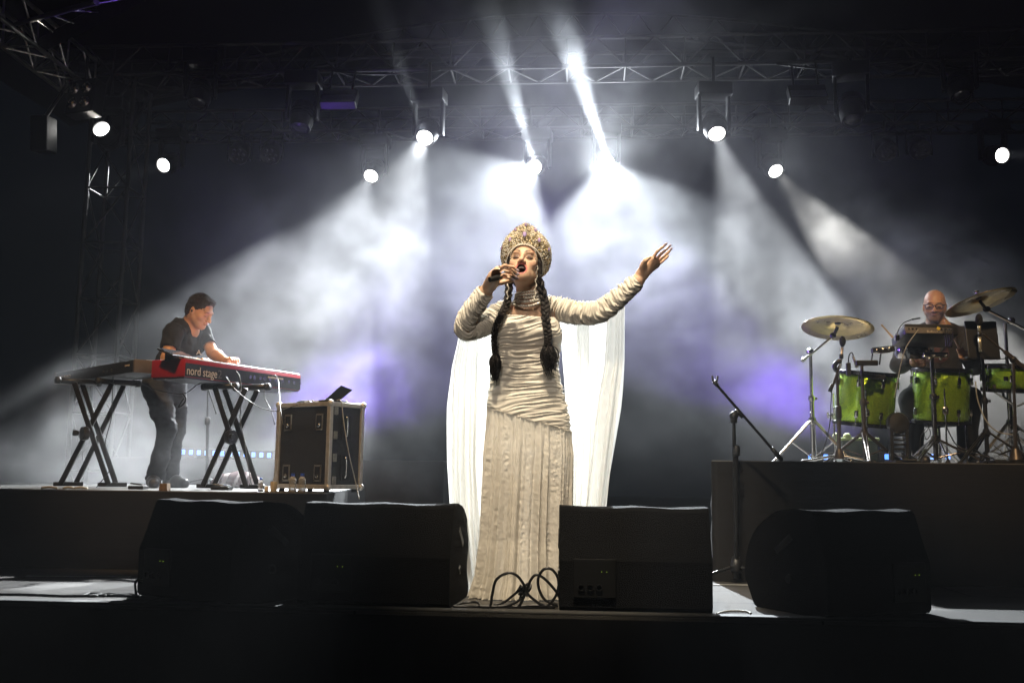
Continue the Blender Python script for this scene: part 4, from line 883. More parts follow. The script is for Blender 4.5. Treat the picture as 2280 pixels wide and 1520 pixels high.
# overhead microphone on its own stand
m_dark_ch = mat('stand_bronze', (.10, .085, .075), .35, .7, var=.2, vscale=20)
pb = on_riser(1868, 6.55); e = thing('mic_stand', 'short microphone stand with cone hub left of the first floor tom', 'mic stand', pb, 'drum microphone stands')
rod('pole', pb+UPV*.05, Wd(1864, 822, 6.55), .0095, m_dark_ch, e); rod('lower_tube', pb+UPV*.05, Wd(1868, 925, 6.55), .013, m_dark_ch, e); b = MB(); b.lathe([(.016, -.045), (.019, -.03), (.019, .03), (.015, .045)], 12, Wd(1867, 918, 6.55)); b.build('grip', M['rubber'], e, smooth=True)
b = MB(); b.lathe([(.036, .03), (.033, .05), (.014, .11), (.012, .115)], 16, pb); b.build('cone_hub', m_dark_ch, e, smooth=True, angle=40)
for tx, dd in ((1790, 6.5), (1946, 6.5), (1900, 6.9)):
    q = Wd(tx, 1019, dd); q[2] = RZ+.012; rod('leg', pb+UPV*.055, q, .0085, m_chr, e); b = MB(); b.sphere(q, (.02, .02, .012), 8, 6); b.build('foot', M['rubber'], e, smooth=True)
rod('boom', Wd(1851, 868, 6.53), Wd(1872, 806, 6.53), .0085, m_dark_ch, e); b = MB(); b.tube([Wd(1847, 872, 6.53), Wd(1853, 855, 6.53)], .012, 10); b.build('counterweight', M['rubber'], e, smooth=True); b = MB(); b.tube(smooth_path([Wd(1862, 825, 6.55), Wd(1858, 815, 6.54), Wd(1864, 806, 6.53), Wd(1872, 804, 6.53)], 5), .016, 8); b.build('boom_joint', M['black_plastic'], e, smooth=True)
e = thing('microphone', 'overhead microphone with black foam tip below the left cymbal', 'microphone', Wd(1873, 790, 6.53)); a0, a1 = Wd(1870, 818, 6.53), Wd(1876, 765, 6.53); b = MB(); b.tube([a0, a0*.15+a1*.85], .0095, 12); b.build('barrel', mat('mic_nickel', (.45, .40, .36), .3, .8), e, smooth=True)
b = MB(); b.sphere(Wd(1876, 760, 6.53), (.021, .021, .036), 14, 10); b.build('windscreen', mat('foam', (.012, .012, .012), 1, bump=1, bscale=400), e, smooth=True); b = MB(); b.tube([a0*.5+a1*.5-UPV*.02, a0*.5+a1*.5+UPV*.01], .0135, 10); b.build('clip', M['black_plastic'], e, smooth=True)
lead('mic lead hanging from the overhead stand beside the floor tom', [Wd(1852, 868, 6.53), Wd(1850, 900, 6.53), Wd(1848, 940, 6.53), Wd(1838, 985, 6.53), Wd(1826, 1015, 6.53)], .003, None, 'leads at the drum kit')
# tom clip microphone
e = thing('microphone', 'small gooseneck clip microphone on the left floor tom\'s rim', 'microphone', Wd(1890, 830, 6.8)); b = MB(); b.tube(smooth_path([Wd(1889, 830, 6.8), Wd(1889, 806, 6.8), Wd(1891, 790, 6.8), Wd(1897, 785, 6.8), Wd(1901, 796, 6.8)], 6), .004, 7); b.build('gooseneck', M['black_metal'], e, smooth=True); b = MB(); b.tube([Wd(1899, 792, 6.8), Wd(1907, 815, 6.79)], [.007, .012], 10); b.sphere(Wd(1907, 815, 6.79), .013, 10, 8); b.build('capsule', mat('capsule', (.2, .2, .2), .35, .6), e, smooth=True); b = MB(); b.box(Wd(1889, 822, 6.8), (.03, .03, .09), None, bev=.005); b.build('clamp', M['black_plastic'], e)
# percussion holder with jingle bar
pb = on_riser(1926, 6.62); e = thing('percussion_stand', 'dark pole stand with clamp holding a small percussion block', 'stand', pb, 'percussion stands'); tripod(e, pb, Wd(1926, 800, 6.62)[2], .011, .28, .2, True, 3, 20, m_dark_ch)
b = MB(); b.box(Wd(1930, 808, 6.62), (.14, .035, .035), None, bev=.006); b.build('cross_clamp', M['black_metal'], e); rod('rod', Wd(1958, 812, 6.62), Wd(1962, 780, 6.62), .0055, m_chr, e); rod('rod', Wd(1940, 806, 6.62), Wd(1943, 785, 6.62), .0055, m_chr, e)
b = MB(); b.box(Wd(1944, 838, 6.70), (.16, .03, .03), roty(rad(6)), bev=.006); b.build('cross_bar', M['black_metal'], e)
p = Wd(1966, 780, 6.62); e = thing('jingle_bar', 'curved chrome-edged percussion bar above the left floor tom', 'percussion', p)
b = MB(); b.prism([(-.072, -.018), (-.02, -.022), (.04, -.014), (.072, -.004), (.070, .028), (.04, .018), (-.02, .012), (-.072, .012)], p-FWV*.02, RTV, UPV, FWV, .04); b.build('frame', M['black_plastic'], e); rod('edge', p+RTV*-.07+UPV*.014, p+RTV*.07+UPV*.030, .004, m_chr, e)
for k in range(3): b = MB(); b.lathe([(.012, -.002), (.013, 0), (.012, .002)], 12, p+RTV*(-.045+.04*k)+UPV*(-.004+.007*k)-FWV*.022, frame(FWV)); b.build('jingle', m_chr, e, smooth=True)
# sampling pad on its stand
pb = on_riser(2084, 6.72); e = thing('pad_stand', 'dark chrome stand carrying the electronic sampling pad', 'stand', pb, 'percussion stands'); tripod(e, pb, Wd(2083, 775, 6.72)[2], .0125, .32, .17, True, 3, 350, mat('dark_chrome', (.2, .19, .19), .22, .95))
b = MB(); b.box(Wd(2083, 790, 6.72), (.16, .03, .035), None, bev=.006); b.build('clamp', m_chr, e)
for k in range(5): b = MB(); b.sphere(Wd(2058+12*k, 792+(k % 2)*6, 6.69), .011, 8, 6); b.build('wing_bolt', m_chr, e, smooth=True)
pc = Wd(2058, 750, 6.72); e = thing('sampling_pad', 'black electronic sampling pad seen from behind before the drummer', 'electronic pad', pc); Tp = rotz(.0737)@rotx(rad(-14))
b = MB(); b.box(pc, (.355, .24, .06), Tp, bev=.008); b.build('body', M['black_plastic'], e, smooth=True, angle=40); b = MB(); b.box(pc+UPV*.040, (.33, .20, .018), Tp, bev=.005); b.build('pad_top', M['rubber'], e)
b = MB(); b.box(pc+Tp@np.array((-.02, -.122, -.004)), (.30, .004, .038), Tp); b.build('socket_panel', mat('grey_panel', (.13, .115, .10), .45), e); text_mesh('lettering', 'Roland', .022, pc+Tp@np.array((-.035, -.1255, -.020)), RTV, UPV, m_cream, e, width=.07)
for k in range(6): b = MB(); b.lathe([(.007, -.002), (.007, .006), (.0045, .006)], 10, pc+Tp@np.array((-.15+.025*k+(.14 if k > 2 else 0), -.122, .004)), frame(Tp@np.array((0, -1, 0)))); b.build('socket', m_chr, e, smooth=True)
for k in range(4): b = MB(); b.tube(smooth_path([pc+Tp@np.array((.07+.018*k, -.13, .004)), pc+Tp@np.array((.07+.018*k, -.155, -.01)), pc+Tp@np.array((.072+.016*k, -.15, -.06)), pc+Tp@np.array((.08+.012*k, -.12, -.12))], 4), .0035, 6); b.build('plug_lead', M['cable'], e, smooth=True)
b = MB(); b.box(pc+Tp@np.array((.045, -.126, .01)), (.02, .006, .02), Tp@roty(.6)); b.build('tape_flag', mat('yellow_tape', (.65, .5, .05), .5), e)
lead('pale lead running from the sampling pad down past the floor tom', [pc+Tp@np.array((-.09, -.13, 0)), Wd(2018, 772, 6.58), Wd(2006, 810, 6.58), Wd(1998, 850, 6.6), Wd(1991, 885, 6.62)], .003, M['cable_pale'], 'leads at the drum kit')
# black tom pad below it
e = thing('drum_pad', 'glossy black drum pad hung beneath the sampling pad', 'drum pad', Wd(2028, 780, 6.86)); b = MB(); b.lathe([(.02, -.05), (.10, -.045), (.112, -.02), (.112, .03), (.10, .035)], 32, Wd(2030, 782, 6.88), frame((0, -.2, 1))); b.build('shell', mat('gloss_black', (.02, .02, .021), .12, coat=1), e, smooth=True, angle=40); rod('arm', Wd(2030, 785, 6.86), Wd(2083, 790, 6.74), .009, m_chr, e)
# gooseneck talkback
e = thing('gooseneck_mic', 'thin gooseneck microphone curving toward the drummer\'s shoulder', 'microphone', Wd(1998, 750, 6.62)); b = MB(); b.tube(smooth_path([Wd(1997, 748, 6.64), Wd(2001, 733, 6.66), Wd(2012, 719, 6.70), Wd(2030, 711, 6.72)], 6), .0035, 6); b.build('gooseneck', M['black_metal'], e, smooth=True); b = MB(); b.tube([Wd(2030, 711, 6.72), Wd(2048, 708, 6.74)], .0055, 8); b.build('capsule', M['black_plastic'], e, smooth=True); b = MB(); b.box(Wd(1997, 752, 6.66), (.03, .03, .04), None, bev=.005); b.build('clamp', m_chr, e)
# kick trigger
pk = on_riser(2002, 6.6); e = thing('kick_trigger', 'black upright kick trigger with round top and slotted body', 'kick pad', pk); F = frame(-FWV+UPV*.15)
b = MB(); b.lathe([(.060, -.03), (.072, -.02), (.072, .015), (.062, .026), (.03, .03)], 28, pk+UPV*.27, F); b.build('round_pad', M['black_plastic'], e, smooth=True, angle=40)
for q in (-1, 1): b = MB(); b.box(pk+RTV*q*.05+UPV*.13, (.022, .06, .24), None, bev=.006); b.build('side_rail', M['black_plastic'], e)
for k in range(6): b = MB(); b.box(pk+UPV*(.04+.03*k), (.085, .02, .012), None); b.build('slat', M['black_plastic'], e)
b = MB(); b.box(pk+UPV*.012-FWV*.05, (.16, .26, .022), None, bev=.006); b.build('base_plate', M['black_metal'], e); b = MB(); b.box(pk-FWV*.10+UPV*.05, (.09, .2, .012), rotx(rad(12)), bev=.004); b.build('footboard', m_chr, e)
# storage box behind the left tom
ps = on_riser(1908, 7.35); e = thing('equipment_box', 'grey box with pale green lid behind the left floor tom', 'box', ps); b = MB(); b.box(ps+UPV*.09, (.26, .2, .18), None, bev=.01); b.build('box', mat('grey_box', (.10, .11, .10), .6, var=.2), e); b = MB(); b.box(ps+UPV*.188, (.28, .22, .022), None, bev=.008); b.build('lid', mat('pale_green', (.38, .42, .2), .5), e)
for k, px in enumerate((1862, 1886)):
    p = Wd(px, 971, 7.3); b = MB(); b.sphere(p, (.028, .028, .026), 12, 8); b.tube([p-UPV*.02, np.array((p[0]+.02, p[1], ps[2]+.20))], .007, 6); one('mallet', '%s pale felt mallet head above the green-lidded box' % ('left' if k == 0 else 'right'), 'mallet', b, mat('felt', (.45, .47, .28), .9), 'mallets', smooth=True)
# music stand
pm = on_riser(2199, 6.75); e = thing('music_stand', 'black music stand panel under the right cymbal', 'music stand', pm, None); tripod(e, pm, Wd(2189, 790, 6.75)[2], .011, .30, .22, True, 3, 95, m_stand); b = MB(); b.box(Wd(2187, 757, 6.72), (.215, .012, .265), rotz(.07)@rotx(rad(-8)), bev=.006); b.build('desk', M['black_plastic'], e); b = MB(); b.box(Wd(2187, 796, 6.70), (.215, .04, .010), rotz(.07)); b.build('ledge', M['black_plastic'], e); rod('neck', Wd(2189, 800, 6.76), Wd(2187, 757, 6.74), .012, m_stand, e)
# pencil microphone in front of it
e = thing('microphone', 'pale pencil microphone standing before the music stand', 'microphone', Wd(2182, 780, 6.6)); m_pen = mat('pencil_mic', (.6, .55, .42), .28, .7); b = MB(); b.tube([Wd(2183, 783, 6.6), Wd(2181, 750, 6.6)], .0105, 12); b.build('body', m_pen, e, smooth=True); b = MB(); b.tube([Wd(2181, 739, 6.6), Wd(2180, 724, 6.6)], .0105, 12); b.build('capsule', m_pen, e, smooth=True); b = MB(); b.tube([Wd(2181, 750, 6.6), Wd(2181, 739, 6.6)], .0095, 12); b.build('pad_switch', M['black_metal'], e, smooth=True); b = MB(); b.sphere(Wd(2180, 712, 6.6), (.024, .024, .042), 12, 10); b.build('windscreen', mat('foam_dark', (.012, .012, .012), 1, bump=1, bscale=400), e, smooth=True); b = MB(); b.tube(smooth_path([Wd(2183, 783, 6.6), Wd(2186, 796, 6.6), Wd(2200, 800, 6.62), Wd(2245, 798, 6.65)], 6), .0035, 6); b.build('lead', M['cable'], e, smooth=True)
pb = on_riser(2262, 6.55); e = thing('mic_stand', 'short boom stand with cone hub at the right edge', 'mic stand', pb, 'drum microphone stands'); rod('pole', pb+UPV*.05, Wd(2256, 800, 6.55), .0105, m_dark_ch, e); rod('lower_tube', pb+UPV*.05, Wd(2259, 925, 6.55), .014, m_dark_ch, e); b = MB(); b.lathe([(.045, .04), (.04, .055), (.016, .13), (.014, .135)], 16, pb); b.build('cone_hub', m_dark_ch, e, smooth=True, angle=40); b = MB(); b.lathe([(.05, 0), (.05, .035), (.04, .04)], 16, pb); b.build('base', M['black_metal'], e, smooth=True, angle=40)
rod('boom', Wd(2188, 743, 6.6), Wd(2238, 784, 6.56), .007, m_dark_ch, e); rod('boom_sleeve', Wd(2236, 782, 6.56), Wd(2290, 826, 6.52), .015, m_dark_ch, e); b = MB(); b.sphere(Wd(2256, 800, 6.55), .024, 10, 8); b.build('boom_joint', M['black_plastic'], e, smooth=True)
for an in (200, 330, 80): rod('leg', pb+UPV*.03, pb+np.array((.26*math.cos(rad(an)), .26*math.sin(rad(an)), .012)), .008, m_chr, e)
# snare stand
pb = on_riser(2262, 6.88); e = thing('snare_stand', 'stand cradling the snare drum at the right edge', 'stand', pb, 'percussion stands'); tripod(e, pb, Wd(2262, 905, 6.88)[2], .012, .27, .2, True, 3, 260)
for an in (90, 210, 330): q = Wd(2262, 872, 6.85)+np.array((.21*math.cos(rad(an)), .21*math.sin(rad(an)), -.012)); rod('cradle_arm', Wd(2262, 905, 6.88), q, .007, m_chr, e); b = MB(); b.tube([q, q+UPV*.05], .010, 8); b.build('cradle_grip', M['rubber'], e, smooth=True)
lead('pale lead looping from the snare down to the right stands', [Wd(2172, 850, 6.6), Wd(2177, 890, 6.6), Wd(2195, 935, 6.58), Wd(2220, 960, 6.56), Wd(2258, 968, 6.56)], .004, M['cable_pale'], 'leads at the drum kit')
lead('dark lead hanging below the floor tom before the drummer', [Wd(2105, 938, 6.7), Wd(2112, 960, 6.68), Wd(2130, 990, 6.66), Wd(2160, 1005, 6.6), Wd(2200, 1018, 6.55)], .004, None, 'leads at the drum kit')
lead('curled dark lead beside the pad stand', [Wd(2070, 940, 6.68), Wd(2066, 955, 6.68), Wd(2058, 965, 6.68), Wd(2063, 978, 6.68), Wd(2072, 965, 6.68), Wd(2064, 950, 6.68), Wd(2050, 975, 6.68), Wd(2048, 1000, 6.66), Wd(2040, 1018, 6.64)], .003, None, 'leads at the drum kit')
# dark mounting hardware behind the toms: hi-hat style pedal base at the far right floor
e = thing('pedal', 'flat chrome pedal on the riser floor at the right', 'pedal', on_riser(2215, 6.5)); b = MB(); b.box(on_riser(2215, 6.5)+UPV*.02, (.10, .24, .02), None, bev=.005); b.build('base', M['black_metal'], e); b = MB(); b.box(on_riser(2215, 6.5)+UPV*.055, (.075, .2, .012), rotx(rad(14)), bev=.004); b.build('footboard', m_chr, e)
# ------------------------------------------------------------------ the singer
RT = np.array([math.cos(.0737), math.sin(.0737), 0]); FW = np.array([-math.sin(.0737), math.cos(.0737), 0]); UP = np.array([0, 0, 1.0])
def cloth_mat(name, col, transl, transp=0.0, rough=.8, var=.08, vscale=6, bump=.0, bscale=50, stretch=None):
    m = bpy.data.materials.new(name); m.use_nodes = True; nt = m.node_tree; N, L = nt.nodes, nt.links
    b = N['Principled BSDF']; b.inputs['Roughness'].default_value = rough; b.inputs['Specular IOR Level'].default_value = .25; b.inputs['Sheen Weight'].default_value = .15
    tcn = N.new('ShaderNodeTexCoord'); src = tcn.outputs['Object']
    if stretch:
        mp = N.new('ShaderNodeMapping'); mp.inputs['Scale'].default_value = stretch; L.new(src, mp.inputs['Vector']); src = mp.outputs['Vector']
    nz = N.new('ShaderNodeTexNoise'); nz.inputs['Scale'].default_value = vscale; nz.inputs['Detail'].default_value = 5; L.new(src, nz.inputs['Vector'])
    mr = N.new('ShaderNodeMapRange'); mr.inputs['To Min'].default_value = 1-var*2; mr.inputs['To Max'].default_value = 1+var; L.new(nz.outputs['Fac'], mr.inputs['Value'])
    mx = N.new('ShaderNodeMix'); mx.data_type = 'RGBA'; mx.blend_type = 'MULTIPLY'; mx.inputs['Factor'].default_value = 1; mx.inputs['A'].default_value = (*col, 1)
    L.new(mr.outputs['Result'], mx.inputs['B']); L.new(mx.outputs['Result'], b.inputs['Base Color'])
    tr = N.new('ShaderNodeBsdfTranslucent'); L.new(mx.outputs['Result'], tr.inputs['Color'])
    if bump:
        n2 = N.new('ShaderNodeTexNoise'); n2.inputs['Scale'].default_value = bscale; n2.inputs['Detail'].default_value = 4; L.new(src, n2.inputs['Vector'])
        bp = N.new('ShaderNodeBump'); bp.inputs['Strength'].default_value = bump; bp.inputs['Distance'].default_value = .01; L.new(n2.outputs['Fac'], bp.inputs['Height'])
        L.new(bp.outputs['Normal'], b.inputs['Normal']); L.new(bp.outputs['Normal'], tr.inputs['Normal'])
    ms_ = N.new('ShaderNodeMixShader'); ms_.inputs[0].default_value = transl; L.new(b.outputs[0], ms_.inputs[1]); L.new(tr.outputs[0], ms_.inputs[2]); out = ms_.outputs[0]
    if transp:
        tp = N.new('ShaderNodeBsdfTransparent'); m2 = N.new('ShaderNodeMixShader'); m2.inputs[0].default_value = transp; L.new(out, m2.inputs[1]); L.new(tp.outputs[0], m2.inputs[2]); out = m2.outputs[0]
    L.new(out, N['Material Output'].inputs['Surface']); return m
m_dress = cloth_mat('cream_silk', (.78, .73, .64), .12, bump=.10, bscale=120)
m_skirt2 = cloth_mat('cream_lace', (.80, .75, .66), .28, .02, bump=.45, bscale=70, var=.05, vscale=40, stretch=(1, 1, .6))
m_sheer = cloth_mat('white_chiffon', (.86, .84, .78), .48, .16, bump=.12, bscale=30, var=.04, stretch=(6, 6, .4))
m_hair = mat('dark_hair', (.010, .0065, .005), .5, spec=.35, var=.5, vscale=60, bump=.5, bscale=420, stretch=(1, 1, .35))
m_pearl = mat('pearl', (.80, .75, .66), .18, spec=.8, coat=.5)
m_gold = mat('antique_gold', (.62, .48, .26), .25, .85, var=.4, vscale=90)
m_gem = mat('crystal', (.55, .42, .75), .06, .2, spec=1.0, coat=1.0, var=.5, vscale=120)
singer = thing('person', 'singer in cream draped gown and tall jewelled headdress, one arm raised', 'person', (-.33, 5.0, 0))
J = Wd
HC = Wd(1168, 591, 4.92); HR = face_frame(-3, 16, -3); HS = 1.05
hl = lambda p: np.array(HC)+HR@np.array(p, float)*HS
# --- body
f = Field((-.86, 4.56, 1.0), (.50, 5.12, 1.80), .0031)
add_head(f, HC, HR, HS, 'open', True)
f.chain([hl((0, -.028, -.05)), J(1176, 650, 4.95), J(1172, 690, 4.965)], [.052, .049, .062], .03)
f.ell(J(1172, 722, 4.975), (.135, .075, .085), None, .05)
f.ell(J(1172, 800, 4.975), (.11, .07, .16), None, .05)
for pts, rs in (([J(1140, 695, 4.97), J(1112, 705, 4.96), J(1036, 736, 4.90), J(1082, 648, 4.80), J(1093, 632, 4.77)], [.05, .045, .036, .026, .024]),
                ([J(1205, 692, 4.97), J(1245, 690, 4.95), J(1335, 690, 4.90), J(1420, 624, 4.85), J(1432, 610, 4.848)], [.05, .045, .036, .026, .025])):
    f.chain(pts, rs, .03)
H = lambda px, py, d: J(px-6, py+2, d)
# right hand round the microphone
kn = [H(1113, 597, 4.690), H(1108, 604, 4.672), H(1107, 612, 4.668), H(1110, 621, 4.678)]
for q in kn: f.cone(J(1092, 633, 4.765), q, .022, .0135, .022)
f.ell(H(1105, 614, 4.70), (.024, .020, .028), None, .02); f.cone(H(1100, 622, 4.725), H(1116, 612, 4.685), .022, .016, .02)
add_fingers(f, [[kn[0], H(1130, 589, 4.678), H(1147, 592, 4.690), H(1156, 598, 4.705)],
                [kn[1], H(1128, 597, 4.655), H(1147, 600, 4.665), H(1157, 606, 4.685)],
                [kn[2], H(1127, 606, 4.650), H(1145, 608, 4.660), H(1153, 613, 4.678)],
                [kn[3], H(1126, 616, 4.656), H(1139, 616, 4.664), H(1146, 619, 4.678)]], .0085, .006, .006)
add_fingers(f, [[H(1100, 632, 4.76), H(1122, 627, 4.755), H(1141, 623, 4.745), H(1154, 619, 4.74)]], .0125, .0075, .010)
# left hand, open
kl = [J(1453, 575, 4.815), J(1460, 579, 4.825), J(1464, 584, 4.84), J(1464, 591, 4.86)]
for q in kl: f.cone(J(1431, 608, 4.848), q, .0215, .0115, .018)
f.cone(J(1428, 605, 4.83), J(1434, 586, 4.80), .018, .015, .012)
add_fingers(f, [[kl[0], J(1464, 559, 4.80), J(1474, 551, 4.79), J(1480, 546, 4.785)],
                [kl[1], J(1473, 564, 4.81), J(1483, 556, 4.80), J(1489, 550, 4.795)],
                [kl[2], J(1477, 571, 4.83), J(1487, 563, 4.825), J(1492, 557, 4.82)],
                [kl[3], J(1475, 581, 4.86), J(1483, 574, 4.86), J(1488, 569, 4.86)]], .0082, .0058, .005)
add_fingers(f, [[J(1431, 592, 4.805), J(1437, 580, 4.785), J(1447, 573, 4.78)]], .0125, .0075, .008)
def singer_col(V):
    C = np.tile((.66, .43, .295), (len(V), 1)); p = head_local(V, HC, HR, HS)
    n = vnoise(V, 60, 3); C = C*(1+.05*n[:, None])
    mc = np.array((0, .088, -.068))
    d = np.sqrt(((p[:, 0])/.0235)**2+((p[:, 2]-mc[2]-.001)/.0245)**2); near = (p[:, 1] > .068)
    C = blend(C, np.clip(1.8-np.abs(d-1.03)/.15, 0, 1)*near*(np.abs(d-1.03) < .27), (.42, .13, .115))
    C = blend(C, ((d < .90) & (p[:, 1] > .02) & (np.abs(p[:, 0]) < .03)).astype(float), (.04, .008, .008))
    for q in (-1, 1):
        C = blend(C, .95*ellmask(p, (q*.031, .085, .004), (.024, .03, .016), .7), (.075, .04, .03))
        C = blend(C, .95*ellmask(p, (q*.031, .085, -.006), (.019, .03, .0035), .5), (.012, .008, .008))
        t = np.clip((q*p[:, 0]-.012)/.034, 0, 1); zb = .0225+.008*np.sin(t*2.3)
        C = blend(C, .85*np.clip((.0060*(1-.4*t)-np.abs(p[:, 2]-zb-.002))/.002, 0, 1)*((q*p[:, 0] > .011) & (q*p[:, 0] < .047) & (p[:, 1] > .05)), (.03, .017, .012))
        C = blend(C, .35*ellmask(p, (q*.044, .06, -.028), (.022, .03, .018), .8), (.55, .2, .15))
    return C
f.build('body', m_skin, singer, singer_col)
# legs and bare foot under the hem
f = Field((-.55, 4.72, -.01), (-.06, 5.16, .75), .006)
for (px, pz) in ((1138, 5.00), (1215, 5.02)):
    k = J(px, 1150, pz+.02); a = J(px+1, 1300, pz); f.chain([k+(0, 0, .25), k, a], [.075, .052, .036], .03)
    t = a+np.array((.0, -.11, 0)); t[2] = .03; h2 = a.copy(); h2[2] = .05
    f.chain([a, h2, t], [.036, .034, .026], .02)
f.build('leg', m_skin, singer, lambda V: np.tile((.56, .33, .20), (len(V), 1)))
# teeth and tongue
b = MB()
for k in range(7):
    x = (k-3)*.0052; b.box(hl((x, .083-.0016*(k-3)**2*.35, -.0535-.0004*abs(k-3))), (.0048, .005, .0085), HR, bev=.0012)
b.build('teeth', mat('teeth', (.75, .72, .64), .25), singer, smooth=True)
b = MB(); b.sphere(hl((0, .066, -.083)), (.013, .018, .006), 12, 8, HR); b.build('tongue', mat('tongue', (.35, .08, .08), .35), singer, smooth=True)
for q in (-1, 1):
    b = MB(); b.tube([hl((q*(.016+.033*t), .0905-.010*abs(t-.45)-.006*t, -.0045-.006*math.sin(PI*t)+.004*t)) for t in np.linspace(0, 1, 9)], [.0008, .0016, .0019, .002, .002, .002, .0019, .0016, .0008], 6); b.build('eyelash', m_hair, singer, smooth=True)
# nails
m_nail = mat('glitter_nail', (.75, .6, .68), .15, .3, coat=1, var=.4, vscale=400)
def nail(mb, a, bb, ln=.016, w=.0062):
    a, bb = np.array(a), np.array(bb); d = (bb-a)/np.linalg.norm(bb-a); Mx = frame(d, FW); mb.sphere(bb+d*ln*.35, (w, .003, ln*.75), 8, 6, Mx)
for a, q in ((H(1147, 592, 4.690), H(1156, 598, 4.700)), (H(1147, 600, 4.665), H(1157, 606, 4.680)), (H(1145, 608, 4.660), H(1153, 613, 4.673)), (H(1139, 616, 4.664), H(1146, 619, 4.673)), (H(1141, 623, 4.745), H(1154, 619, 4.735)),
             (J(1474, 551, 4.79), J(1480, 546, 4.782)), (J(1483, 556, 4.80), J(1489, 550, 4.792)), (J(1487, 563, 4.825), J(1492, 557, 4.818))):
    b = MB(); nail(b, a, q); b.build('nail', m_nail, singer, smooth=True)
for c, d, r in ((H(1120, 593, 4.684), H(1130, 589, 4.678)-kn[0], .0105), (H(1119, 600, 4.663), H(1128, 597, 4.655)-kn[1], .0105), (J(1458, 573, 4.812), J(1464, 559, 4.80)-kl[0], .0105)):
    b = MB(); Mx = frame(d); b.tube([c+Mx@np.array((r*math.cos(t), r*math.sin(t), 0)) for t in np.linspace(0, 2*PI, 17)], .0018, 6); b.build('ring', M['chrome'], singer, smooth=True)

# --- gown
LEV = [(690, 1118, 1221, .078), (706, 1107, 1236, .094), (722, 1101, 1246, .110), (742, 1098, 1251, .118), (765, 1098, 1249, .110), (790, 1098, 1244, .100), (815, 1098, 1241, .096), (840, 1095, 1245, .100), (870, 1090, 1254, .110), (900, 1086, 1262, .120), (930, 1083, 1268, .126), (975, 1081, 1271, .130)]
DC = 4.955
def lev(py, table):
    q = np.array(table, float); return [np.interp(py, q[:, 0], q[:, i]) for i in range(1, q.shape[1])]
def seam_py(px): return 905+(px-1083)/(1268-1083)*57
n_a, n_r = 220, 230; Pg = []
for i in range(n_r):
    v = i/(n_r-1); row = []
    for k in range(n_a):
        a = 2*PI*k/n_a; cx, sy = math.cos(a), math.sin(a)           # a=-90deg is the front
        front = max(0, -sy)
        ptop = 711-7*front*abs(cx)**2+3*math.sin(cx*3)*front - 18*max(0, sy)
        ppx = 1176+90*cx; pbot = seam_py(ppx)+3
        py = ptop+(pbot-ptop)*v
        l, r, bd = lev(py, LEV); aw = (r-l)/2/FPX*DC; c = Wd((l+r)/2, py, DC)
        e = 2.35; q = (abs(cx)**e+abs(sy)**e)**(-1/e)
        row.append((c, aw*cx*q, bd*sy*q, a, py, cx, sy, v))
    Pg.append(row)
A = np.array([[[*q[0], q[1], q[2], q[3], q[4], q[5], q[6], q[7]] for q in row] for row in Pg])
c3, ox, oy, ang, pyv, cxv, syv, vv = A[..., :3], A[..., 3], A[..., 4], A[..., 5], A[..., 6], A[..., 7], A[..., 8], A[..., 9]
z = c3[..., 2]
tilt = np.where(pyv < 775, .22, np.where(pyv > 860, .16, .0)); tilt = np.interp(pyv, [690, 750, 785, 850, 900, 960], [.30, .24, 0.02, .0, .12, .22])
zz = z+ox*tilt*np.where(pyv < 780, -1, -1)
wob = .02*vnoise(np.stack([cxv*2, syv*2, z*4], -1), 1.0, 5)
n1 = vnoise(np.stack([cxv*1.6, syv*1.6, (zz+wob)*76], -1), 1.0, 11); n2 = vnoise(np.stack([cxv*2.4, syv*2.4, (zz+wob)*120], -1), 1.0, 12)
ruch = np.interp(pyv, [690, 700, 745, 780, 800, 870, 930, 975], [.001, .004, .0055, .0065, .0062, .0062, .006, .004])
amp = ruch*(1-np.abs(n1)*2.0)+ruch*.5*n2
bust = np.exp(-((pyv-744)/24)**2)*np.maximum(0, -syv)**1.5*(.022*np.exp(-((cxv-.42)/.33)**2)+.022*np.exp(-((cxv+.42)/.33)**2))
fold = np.exp(-((pyv-712)/12)**2)*np.maximum(0, -syv)*.010*(1+np.sin(cxv*5+1))
nrm = np.stack([ox/ (np.hypot(ox, oy)+1e-9), oy/(np.hypot(ox, oy)+1e-9)], -1)
tot = amp+bust+fold
P = c3+(ox+nrm[..., 0]*tot)[..., None]*RT+(oy+nrm[..., 1]*tot)[..., None]*FW
gm = MB(); gm.grid(P, closed=True)
top = P[0]; inner = [(p-np.array(c3[0][i]))*.95+np.array(c3[0][i])-UP*.012 for i, p in enumerate(top)]
gm.grid([[*t] for t in zip(*[inner, top])] and np.stack([inner, top], 0), closed=True)
gm.build('bodice', m_dress, singer, smooth=True)
